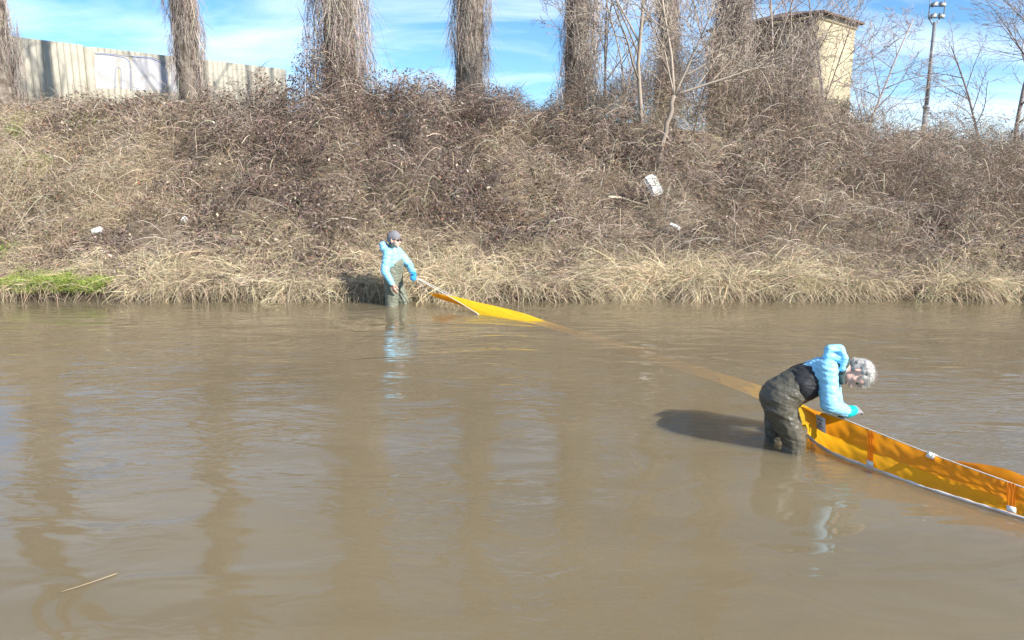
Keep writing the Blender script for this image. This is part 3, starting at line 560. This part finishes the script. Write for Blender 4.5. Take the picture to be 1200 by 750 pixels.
b = hit(735, 244); a = Acc(); e0, e1, e2 = hit(712, 240) + [0, -.06, .16], hit(740, 244) + [0, -.06, .14], hit(760, 248) + [0, -.06, .12]
tube(a, resample(np.array([e0, hit(726, 240) + [0, -.06, .17], e1, e2]), 12), np.linspace(.035, .012, 12), 6, (.62, .52, .38)); tube(a, [e1, e1 + np.array([.12, .02, .10])], np.array([.014, .006]), 5, (.6, .5, .36))
tag(a.obj('fallen_branch', 'twig', None, True), 'pale fallen branch lying below the white canister', 'branch')
a = Acc(); tube(a, resample(np.array([P(70, 694, .004), P(100, 685, .012), P(137, 672, .006)]), 10), np.linspace(.002, .0038, 10), 5, (.30, .235, .15))
tag(a.obj('floating_stem', 'twig', None, True), 'thin straw stem floating on the muddy water', 'stem')

# ------------------------------------------------------------------ yellow containment boom
bb = P(1000, 540, 0); bb[2] = 0; boom = empty('containment_boom', bb)
hem = [P(x, y, .012) for x, y in ((946, 508), (955, 517), (970, 527), (990, 536), (1018, 546), (1050, 558), (1080, 569), (1140, 588), (1200, 606), (1270, 628))]
topx = ((938, 476), (949, 479), (968, 485), (990, 492), (1022, 505), (1052, 517), (1082, 529), (1142, 551), (1200, 572), (1268, 596))
topl = [PD(x, y, h_[1] + .10) for (x, y), h_ in zip(topx, hem)]
H40, T40 = resample(hem, 90), resample(topl, 90)
def frac(px): return int(np.argmin([abs(600 + p[0] / p[1] * F * 1.0 - px) for p in (H40 / np.array([1, 1.02, 1]))]))
def pxof(p): v = p - np.array([0, 0, CAMH]); return 600 + F * v[0] / (v[1] * cp - v[2] * sp)
cols = np.array([pxof(p) for p in H40]); idx = lambda px: int(np.argmin(abs(cols - px)))
edges = [0, idx(1021), idx(1110), idx(1187), 89]
for k in range(4):
    i0, i1 = edges[k], edges[k + 1]
    A_, B_ = T40[i0:i1 + 1], H40[i0:i1 + 1]; Mi = A_ * .45 + B_ * .55 + [0, -.012, 0]
    sheet('panel', A_, Mi, 'orange', boom, bb, 8, bulge=.012, wr=.006); sheet('panel', Mi, B_, 'yellow', boom, bb, 8, bulge=.010, wr=.005)
# seam straps with white hem patches
for px in (1021, 1187):
    k = idx(px); u_ = unit(H40[min(k + 1, 89)] - H40[k - 1]); nrm = unit(np.cross(u_, T40[k] - H40[k])); nrm = nrm if nrm[1] < 0 else -nrm
    for o_ in (0,):
        up = unit(T40[k] - H40[k]); f_o = nrm * .020
        sheet('strap', [T40[k] - u_ * .024 + f_o, T40[k] + f_o, T40[k] + u_ * .024 + f_o], [H40[k] - u_ * .024 + f_o, H40[k] + f_o, H40[k] + u_ * .024 + f_o], 'orange', boom, bb, 5, wr=.002)
    a = Acc(); box(a, H40[k] + up * .022 + nrm * .022, (.026, .003, .018), np.stack([u_, nrm, up], 1)); a.obj('hem_patch', 'white', boom, False, bb)
a = Acc(); tube(a, H40 + [0, -.008, -.004],   .007 + .006 * vnoise(np.arange(90) * .5, np.zeros(90)), 8); a.obj('ballast_hem', 'hem', boom, True, bb)
rp_ = T40[idx(968):] + [0, -.02, .006]; a = Acc(); tube(a, rp_, .0042, 6); a.obj('rope', 'rope', boom, True, bb)
k = idx(1088); a = Acc(); box(a, T40[k] + [.02, -.03, -.012], (.035, .012, .02), Matrix.Rotation(R(25), 3, 'Y')); a.obj('clip', 'white', boom, False, bb)
k = idx(969); u_ = unit(H40[k + 2] - H40[k - 2]); up = unit(T40[k] - H40[k]); nrm = unit(np.cross(u_, up)); nrm = nrm if nrm[1] < 0 else -nrm
c = T40[k] * .70 + H40[k] * .30 + nrm * .03; rl = np.stack([u_, nrm, up], 1); a = Acc(); box(a, c, (.058, .003, .058), rl); lab = a.obj('label_patch', 'white', boom, False, bb)
for du_, dv, w_, h_ in ((0, .028, .034, .004), (.0, .0, .012, .012), (-.004, -.026, .040, .003)):
    a = Acc(); box(a, c + u_ * du_ + up * dv + nrm * .004, (w_, .0012, h_), rl); a.obj('print', 'print', lab, False, bb)
# loose fold billowing behind the rope
bl = [P(x, y, .05) for x, y in ((1108, 544), (1130, 556), (1150, 565), (1175, 576), (1205, 588), (1270, 612))]
bt = [PD(x, y, q_[1] + dy) for (x, y, dy), q_ in zip(((1108, 541.5, .04), (1130, 540.5, .10), (1150, 543, .13), (1175, 549, .15), (1205, 559, .16), (1270, 582, .16)), bl)]
sheet('fold', bt, bl, 'orange', boom, bb, 6, bulge=-.03, wr=.008)
# stretch behind the wader, then drifting under the surface
cl = [(952, 497, .03), (935, 485, .02), (915, 473, -.010), (893, 463, -.018), (870, 453, -.024), (830, 440, -.045), (785, 426, -.070), (735, 410, -.085), (700, 398, -.075), (675, 391, -.055)]
ce = resample(np.array([P(*q) for q in cl]), 40); tg = unit(np.gradient(ce, axis=0)); sd_ = unit(np.cross(tg, [0, 0, 1.])); sd_ = sd_ * np.where(sd_[:, 1:2] > 0, 1, -1)
sheet('panel', ce + sd_ * .20 + [0, 0, .004], ce - sd_ * .10 - [0, 0, .008], 'lemon', boom, bb, 8, bulge=.004, wr=.004)
# skirt hanging below the hem, seen dimly through the muddy water
sk = H40[::6]; sheet('skirt', sk + [0, -.01, -.030], sk + np.linspace([-.02, -.10, -.09], [-.05, -.30, -.12], len(sk)), 'orange', boom, bb, 8, wr=.004)
# end pulled out of the water by the rope
tE = [PD(x, y, yy) for x, y, yy in ((524, 346, 12.0), (545, 350.5, 11.85), (575, 357, 11.6), (610, 366.5, 11.25))] + [P(640, 376, -.003), P(668, 384.5, -.03), P(705, 396.5, -.09)]
bE = [P(x, y, z) for x, y, z in ((561, 368.5, .0), (572, 370, .0), (590, 373, -.004), (615, 377.5, -.008), (645, 385, -.03), (668, 392, -.055), (700, 403, -.11))]
sheet('panel', tE, bE, 'lemon', boom, bb, 9, bulge=.012, wr=.008)
tB = [PD(x, y, yy) for x, y, yy in ((502, 343.5, 12.3), (513, 344, 12.2), (524, 346.2, 12.03), (545, 357, 11.75))]; bB = [PD(x, y, yy) for x, y, yy in ((508, 347.5, 12.25), (520, 352, 12.1), (534, 356, 11.95), (556, 364, 11.6))]
sheet('panel', tB, bB, 'orange', boom, bb, 6, bulge=.02, wr=.008)  # back of the lit lemon sheet, its shade put into the deeper orange
HAND = PD(486, 325, 12.2)
a = Acc(); tube(a, resample(np.array([HAND, PD(506, 336, 12.1), tE[0], PD(545, 358.5, 11.7), bE[0]]), 20), .0078, 5); a.obj('rope', 'rope', boom, True, bb)
a = Acc(); tube(a, resample(np.array([HAND + [.0, .02, .01], PD(512, 337, 12.15), PD(530, 346.5, 11.95)]), 12), .006, 5); a.obj('rope', 'rope', boom, True, bb)
a = Acc(); tube(a, resample(np.array([HAND + [.0, .02, -.01], PD(495, 336, 12.25), tB[0]]), 12), .005, 5); a.obj('rope', 'rope', boom, True, bb)
tag(boom, 'yellow and orange fabric containment boom with white hem stretched across the river', 'boom')

# ------------------------------------------------------------------ people
def blob(name, parts, m, parent, base, vox=.010, smooth=6, wr=None):
    a = Acc()
    for p0, p1, r0, r1 in parts:                       # closed tapered capsules
        p0 = np.asarray(p0, float); p1 = np.asarray(p1, float); ax = p1 - p0; L = np.linalg.norm(ax)
        ax = ax / L if L > 1e-6 else np.array([0, 0, 1.]); pts = []; rad = []
        for t in np.linspace(-math.pi / 2 + .12, 0, 5): pts.append(p0 + ax * math.sin(t) * r0); rad.append(math.cos(t) * r0)
        for t in np.linspace(0, math.pi / 2 - .12, 5): pts.append(p1 + ax * math.sin(t) * r1 + ax * 1e-4); rad.append(math.cos(t) * r1)
        pts = np.array(pts); rad = np.array(rad); ref = np.array([0, 0, 1.]) if abs(ax[2]) < .8 else np.array([1., 0, 0]); e1 = unit(np.cross(ax, ref)); e2 = np.cross(ax, e1); th = np.arange(14) * 2 * math.pi / 14
        V = (pts[:, None] + (e1 * np.cos(th)[:, None] + e2 * np.sin(th)[:, None])[None] * rad[:, None, None]).reshape(-1, 3); nn = len(pts)
        i_ = np.arange(nn - 1)[:, None] * 14; j = np.arange(14)[None]; j2 = (j + 1) % 14; q_ = np.stack([i_ + j, i_ + j2, i_ + 14 + j2, i_ + 14 + j], -1).reshape(-1, 4); T = np.concatenate([q_[:, :3], q_[:, [0, 2, 3]]])
        K = len(V); V = np.concatenate([V, pts[:1], pts[-1:]]); jj = np.arange(14); k2 = (jj + 1) % 14
        T = np.concatenate([T, np.stack([np.full(14, K), k2, jj], -1), np.stack([np.full(14, K + 1), (nn - 1) * 14 + jj, (nn - 1) * 14 + k2], -1)]); a.add(V, T, np.ones((len(V), 3)))
    me = npmesh(name, np.concatenate(a.V) - np.asarray(base), np.concatenate(a.T)); o = bpy.data.objects.new(name, me); C.objects.link(o)
    md = o.modifiers.new('r', 'REMESH'); md.mode = 'VOXEL'; md.voxel_size = vox; ms = o.modifiers.new('s', 'SMOOTH'); ms.iterations = smooth; ms.factor = .6
    dg = bpy.context.evaluated_depsgraph_get(); dg.update(); m2 = bpy.data.meshes.new_from_object(o.evaluated_get(dg)); o.modifiers.clear(); o.data = m2; bpy.data.meshes.remove(me); m2.name = name
    if wr:                                             # folds: (frequency, depth, stretch)
        n_ = len(m2.vertices); V = np.empty(n_ * 3, np.float32); m2.vertices.foreach_get('co', V); V = V.reshape(-1, 3); Nn = np.empty(n_ * 3, np.float32); m2.vertices.foreach_get('normal', Nn); Nn = Nn.reshape(-1, 3)
        f = np.abs(n3(V * np.array(wr[2]) * wr[0]) - .5) * 2; f2 = n3(V * np.array(wr[2]) * wr[0] * 2.3 + 9) - .5
        V = V + Nn * ((.35 - f) * wr[1] + f2 * wr[1] * .6)[:, None]; m2.vertices.foreach_set('co', V.ravel()); m2.update()
    m2.materials.clear(); m2.materials.append(M[m]); m2.polygons.foreach_set('use_smooth', np.ones(len(m2.polygons), bool)); o.parent = parent; return o
def hand(wrist, dirv, palm_n, curl, s=1.0, thumb=1):
    """palm and five unequal, bent fingers as capsules"""
    f = unit(np.asarray(dirv, float)); nv = np.asarray(palm_n, float); nv = unit(nv - f * (nv @ f)); sd = np.cross(f, nv) * thumb; w = np.asarray(wrist, float); L = []
    for k in (-1, 0, 1): L.append((w + sd * k * .02 * s, w + f * .085 * s + sd * k * .026 * s, .018 * s, .016 * s))
    for k, ln in enumerate((.072, .082, .076, .058)):
        p = w + f * .088 * s + sd * (.034 - .022 * k) * s; dcur = f.copy(); ang = 0
        for j in range(3):
            ang += curl; dd = f * math.cos(ang) + nv * math.sin(ang); p2 = p + dd * ln * s * (.46, .31, .25)[j]; L.append((p, p2, .0095 * s, .0088 * s)); p = p2
    p = w + f * .02 * s + sd * .026 * s; d1 = unit(f * .6 + sd * .8 + nv * .2); p2 = p + d1 * .05 * s; p3 = p2 + unit(f * .9 + nv * .5 + sd * .1) * .042 * s; L += [(p, p2, .013 * s, .011 * s), (p2, p3, .0105 * s, .009 * s)]
    return L
def head(c, f, u, neck):
    f = unit(np.asarray(f, float)); u = np.asarray(u, float); u = unit(u - f * (u @ f)); l = np.cross(u, f); q = lambda a_, b_, d_: c + f * a_ + l * b_ + u * d_
    L = [(q(-.025, 0, .03), q(.015, 0, .035), .086, .082), (q(.03, 0, -.01), q(.04, 0, -.045), .068, .056), (q(.055, 0, -.075), q(.062, 0, -.09), .036, .028),
         (q(.085, 0, .012), q(.112, 0, -.026), .010, .014), (q(.082, 0, -.060), q(.086, 0, -.058), .018, .016), (q(.06, -.035, .035), q(.06, .035, .035), .03, .03), (q(.055, -.04, -.02), q(.055, .04, -.02), .026, .026)]
    for s in (-1, 1): L += [(q(-.008, s * .082, .02), q(-.004, s * .080, -.03), .016, .011)]
    L.append((q(-.02, 0, -.06), neck, .052, .056)); return L, q

# --- person in the mid-river, bent over the boom
Y0 = 5.66
wbz = P(922, 520, 0); gb = float(ground(wbz[0], wbz[1])); pb = np.array([wbz[0], Y0, gb]); pw = empty('person', pb)
near = lambda x, y, dy: PD(x, y, Y0 + dy)
hipN, hipF = near(914, 476, -.10), near(914, 474, .12)
kneeN = near(931, 517, -.13); kneeF = near(909, 511, .13); ankN = np.array([kneeN[0] - .03, kneeN[1], gb + .10]); ankF = np.array([kneeF[0] - .06, kneeF[1], gb + .10])
pelN, pelF = near(913, 465, -.075), near(913, 465, .075); waN, waF = near(938, 450, -.08), near(938, 448, .08); chN, chF = near(961, 440, -.10), near(961, 437, .10)
shN, shF = near(969, 433, -.19), near(969, 430, .19); elN, elF = near(972, 474, -.26), near(978, 466, .2); wrN, wrF = near(994, 483, -.19), near(984, 483, -.02)
neck = near(984, 430, 0); hc = near(1003, 437, -.02)
hl, hq = head(hc, (-.22, -.36, -.90), (.90, -.14, -.06), neck)
hN = hand(wrN, PD(1012, 477, Y0 - .12) - wrN, (0, .6, -1), .35); hF = hand(wrF, (.25, -.1, -1), (.8, -.3, 0), .5, thumb=-1)
body = [(hipN, kneeN, .075, .055), (hipF, kneeF, .075, .055), (kneeN, ankN, .052, .04), (kneeF, ankF, .052, .04), (ankN, ankN + [.15, 0, -.06], .04, .035), (ankF, ankF + [.15, 0, -.06], .04, .035),
        (pelN, waN, .10, .09), (pelF, waF, .10, .09), (waN, chN, .09, .10), (waF, chF, .09, .10), (chN, shN, .08, .05), (chF, shF, .08, .05), ((chN + chF) / 2, neck, .08, .05),
        (shN, elN, .045, .038), (elN, wrN, .038, .026), (shF, elF, .045, .038), (elF, wrF, .038, .026)] + hl
bo = blob('body', body + [(a_, b_, r_ * .93, s_ * .93) for a_, b_, r_, s_ in hN + hF], 'skin', pw, pb, .007, 3)
mid = lambda a_, b_, t: a_ * (1 - t) + b_ * t
wad = [(hipN, kneeN, .125, .088), (hipF, kneeF, .120, .088), (kneeN, ankN, .085, .075), (kneeF, ankF, .085, .075), (ankN, ankN + [.16, 0, -.055], .065, .055), (ankF, ankF + [.16, 0, -.055], .065, .055),
       (pelN, waN, .150, .140), (pelF, waF, .150, .140), (waN, mid(waN, chN, .10), .138, .130), (waF, mid(waF, chF, .10), .138, .130), (pelN, hipN, .14, .13), (pelF, hipF, .14, .12)]
blob('waders', wad, 'waders_w', pw, pb, .0085, 5, (8, .012, (1.5, .8, .75)))
bt_ = [(mid(waN, chN, t), mid(waF, chF, t), r_, r_) for t, r_ in ((.08, .142), (.22, .138), (.36, .134))]
blob('wader_bib', [(a_ + [0, -.012, 0], b_, r0, r1) for a_, b_, r0, r1 in bt_], 'neoprene', pw, pb, .0085, 5, (16, .008, (1, 1, 1)))
jk = [(mid(waN, chN, .35), chN, .128, .128), (mid(waF, chF, .35), chF, .128, .128), (chN, shN, .115, .085), (chF, shF, .115, .085), (chN, chF, .12, .12), ((chN + chF) / 2, neck - [.02, 0, .0], .115, .075),
      (shN, elN, .082, .066), (elN, wrN - unit(wrN - elN) * .03, .064, .046), (shF, elF, .078, .062), (elF, wrF - unit(wrF - elF) * .03, .060, .044)]
blob('jacket', jk, 'jacket', pw, pb, .008, 5, (8, .013, (1.3, .8, 1.1)))
hb = []
for dy in (-.085, -.03, .03, .085):
    e_ = .010 * (abs(dy) < .05); hb += [(near(971, 409, dy), near(984 + 60 * e_, 408, dy), .030, .030), (near(970, 417, dy), near(983, 420, dy), .034, .034), (near(971, 409, dy), near(970, 417, dy), .03, .03)]
hb += [(near(985, 409, -.085), near(990, 420, -.11), .030, .022), (near(990, 420, -.11), near(987, 432, -.115), .024, .022), (near(985, 409, .085), near(990, 420, .11), .030, .022)]
hood = blob('hood', hb, 'jacket', pw, pb, .007, 3, (10, .012, (1, 1, 1)))
blob('collar', [(near(985, 424, -.03), near(985, 424, .05), .07, .07), (near(984, 434, -.06), near(986, 447, -.07), .035, .028), (near(989, 421, -.06), near(987, 434, -.085), .032, .03)], 'scarf', pw, pb, .008, 4)
blob('glove', [(a_, b_, r_ * 1.18, s_ * 1.18) for a_, b_, r_, s_ in hN], 'glove_grey', pw, pb, .005, 2)
blob('glove', [(a_, b_, r_ * 1.18, s_ * 1.18) for a_, b_, r_, s_ in hF], 'glove_dark', pw, pb, .005, 2)
dw = unit(wrN - elN); blob('glove_cuff', [(wrN - dw * .015, wrN + unit(PD(1012, 477, Y0 - .12) - wrN) * .045, .050, .043)], 'glove_teal', pw, pb, .006, 2)
for s in (-1, 1): blob('eye', [(hq(.083, s * .032, .012), hq(.085, s * .032, .012), .012, .012)], 'dark', pw, pb, .004, 1)
blob('mouth', [(hq(.097, -.02, -.058), hq(.097, .02, -.058), .006, .006)], 'skin', pw, pb, .004, 1)
M['grey_hair'] = mat('grey_hair', (.40, .38, .355), .7, .25, (38, (.31, .295, .275), .42, .66), (60, .006))
hb = [(hq(-.035, 0, .045), hq(.01, 0, .055), .088, .084), (hq(-.04, 0, .0), hq(-.03, 0, .03), .08, .085)]
for _ in range(130):                                    # overlapping soft curls over the crown, sides and nape
    v_ = unit(rng.normal(size=3))
    if not ((v_[2] > .1 and not (v_[0] > .72 and v_[2] < .5)) or (v_[0] < -.05 and v_[2] > -.7)): continue
    e_ = hq(-.008, 0, .03) + (hq(1, 0, 0) - hc) * v_[0] * .090 + (hq(0, 1, 0) - hc) * v_[1] * .084 + (hq(0, 0, 1) - hc) * v_[2] * .090; t_ = unit(np.cross(e_ - hc, rng.normal(size=3))) * .022
    hb.append((e_ - t_, e_ + t_, .014 + .008 * rng.random(), .009 + .006 * rng.random()))
hair = blob('hair', hb, 'grey_hair', pw, pb, .0045, 4, (34, .003, (1, 1, 1)))
hr = Acc(); n = 1500; q_ = np.array([v.co for v in hair.data.vertices]); pk = rng.integers(0, len(q_), n); wp = q_[pk]; wd = unit(wp - (hc - pb)) * .5 + rng.normal(size=(n, 3)) * .6
ribbons(hr, wp, wd, .012 + .016 * rng.random(n), .6, .0028, vary((.42, .40, .37), n, .12), 4, .8); hr.obj('loose_hair', 'hair', hair, False)
tag(pw, 'grey-haired person in light blue jacket and dark waders bending over the orange boom', 'person')

# --- person standing by the far bank, holding the rope
wm = P(462, 356, 0); gm = float(ground(wm[0], wm[1])); gm = min(gm, -.44); pm_ = np.array([wm[0], wm[1], gm]); pm = empty('person', pm_); pm.rotation_euler = (0, 0, R(-9)); ZERO = np.zeros(3)
rz = np.array(Matrix.Rotation(R(9), 3, 'Z')); loc_hand = rz @ (HAND - pm_); WL_ = -gm
A_ = lambda *p: np.array(p, float)
k_ = (1.22 + WL_) / 1.78
J = lambda x_, y_, z_: A_(x_ * 1.0, y_, z_ * k_)
hipR, hipL = J(0, -.10, .93), J(0, .10, .93); knR, knL = J(.0, -.13, .50), J(.12, .13, .51); anR, anL = J(-.03, -.13, .10), J(.10, .14, .10)
shR, shL = J(-.02, -.20, 1.43), J(.02, .20, 1.43); elR, elL = J(-.05, -.29, 1.14), J(.20, .27, 1.18); wrR = J(.07, -.28, .92); wrL = loc_hand - unit(loc_hand - elL) * .085
pel, wst, cst, nk, hcm = J(0, 0, .97), J(.0, 0, 1.12), J(.01, 0, 1.32), J(.01, 0, 1.50), J(.035, 0, 1.635)
hl, hq = head(hcm, (1, -.22, -.04), (0, 0, 1), nk)
off = A_(0, .07, 0)
hR = hand(wrR, (.25, .02, -1), (.5, .8, 0), .30, 1.05, 1); hL_ = hand(wrL, loc_hand - wrL, (0, -.9, -.3), .75, 1.05, -1)
body = [(hipR, knR, .08, .06), (hipL, knL, .08, .06), (knR, anR, .055, .042), (knL, anL, .055, .042), (anR, anR + [.15, 0, -.05], .042, .038), (anL, anL + [.15, 0, -.05], .042, .038),
        (pel - off, wst - off, .10, .09), (pel + off, wst + off, .10, .09), (wst - off, cst - off, .09, .10), (wst + off, cst + off, .09, .10), (cst - off, shR, .09, .055), (cst + off, shL, .09, .055), (cst, nk, .09, .055),
        (shR, elR, .05, .042), (elR, wrR, .042, .028), (shL, elL, .05, .042), (elL, wrL, .042, .028)] + hl + hR + [(a_, b_, r_ * .9, s_ * .9) for a_, b_, r_, s_ in hL_]
blob('body', body, 'skin', pm, ZERO, .007, 3)
fr_ = A_(.035, 0, 0)
wd_ = [(hipR, knR, .122, .105), (hipL, knL, .122, .105), (knR, anR, .105, .085), (knL, anL, .105, .085), (anR, anR + [.17, 0, -.045], .075, .065), (anL, anL + [.17, 0, -.045], .075, .065),
       (pel - off, wst - off, .142, .140), (pel + off, wst + off, .142, .140), (wst - off + fr_ * .4, J(.045, -.065, 1.25), .138, .118), (wst + off + fr_ * .4, J(.045, .065, 1.25), .138, .118)]
blob('waders', wd_, 'waders_m', pm, ZERO, .009, 5, (9, .018, (1.2, 1.2, .7)))
jm = [(wst - off, cst - off, .120, .130), (wst + off, cst + off, .120, .130), (cst - off, shR, .115, .085), (cst + off, shL, .115, .085), (cst, nk - [0, 0, .03], .12, .085),
      (shR, elR, .083, .070), (elR, wrR - unit(wrR - elR) * .03, .068, .050), (shL, elL, .083, .070), (elL, wrL - unit(wrL - elL) * .03, .068, .048)]
blob('jacket', jm, 'jacket', pm, ZERO, .009, 5, (7, .014, (1.3, 1, .9)))
blob('hood', [(J(-.13, -.08, 1.50), J(-.13, .08, 1.50), .062, .062), (J(-.16, -.05, 1.56), J(-.16, .05, 1.56), .055, .055), (J(-.10, -.10, 1.49), J(.03, -.10, 1.46), .045, .035), (J(-.10, .10, 1.49), J(.03, .10, 1.46), .045, .035)], 'jacket', pm, ZERO, .009, 4, (16, .012, (1, 1, 1)))
blob('neck_gaiter', [(J(.0, 0, 1.49), J(.012, 0, 1.555), .078, .072), (J(.05, 0, 1.54), J(.06, 0, 1.55), .045, .045)], 'scarf', pm, ZERO, .008, 4)
blob('beanie', [(hq(-.03, 0, .055), hq(.012, 0, .065), .098, .094), (hq(-.045, 0, .02), hq(-.04, 0, .06), .085, .09), (hq(-.02, 0, .09), hq(-.01, 0, .10), .075, .07)], 'beanie', pm, ZERO, .008, 4)
sg = blob('sunglasses', [(hq(.090, -.034, .012), hq(.094, -.030, .010), .021, .021), (hq(.090, .034, .012), hq(.094, .030, .010), .021, .021), (hq(.098, -.02, .016), hq(.098, .02, .016), .006, .006), (hq(.085, -.055, .018), hq(0, -.088, .018), .006, .006), (hq(.085, .055, .018), hq(0, .088, .018), .006, .006)], 'dark', pm, ZERO, .004, 1)
blob('glove', [(a_, b_, r_ * 1.25, s_ * 1.25) for a_, b_, r_, s_ in hL_] + [(wrL - unit(wrL - elL) * .05, wrL, .052, .045)], 'glove_blue', pm, ZERO, .005, 2)
for s in (-1, 1):
    a = Acc(); tube(a, resample(np.array([J(.135, s * .10, 1.27), J(.115, s * .115, 1.36), J(.04, s * .115, 1.475), J(-.08, s * .10, 1.47), J(-.135, s * .05, 1.30)]), 16), .014, 6); a.obj('wader_strap', 'waders_m', pm, True, ZERO)
tag(pm, 'person in grey beanie, sunglasses and olive waders holding the boom rope at the bank', 'person')
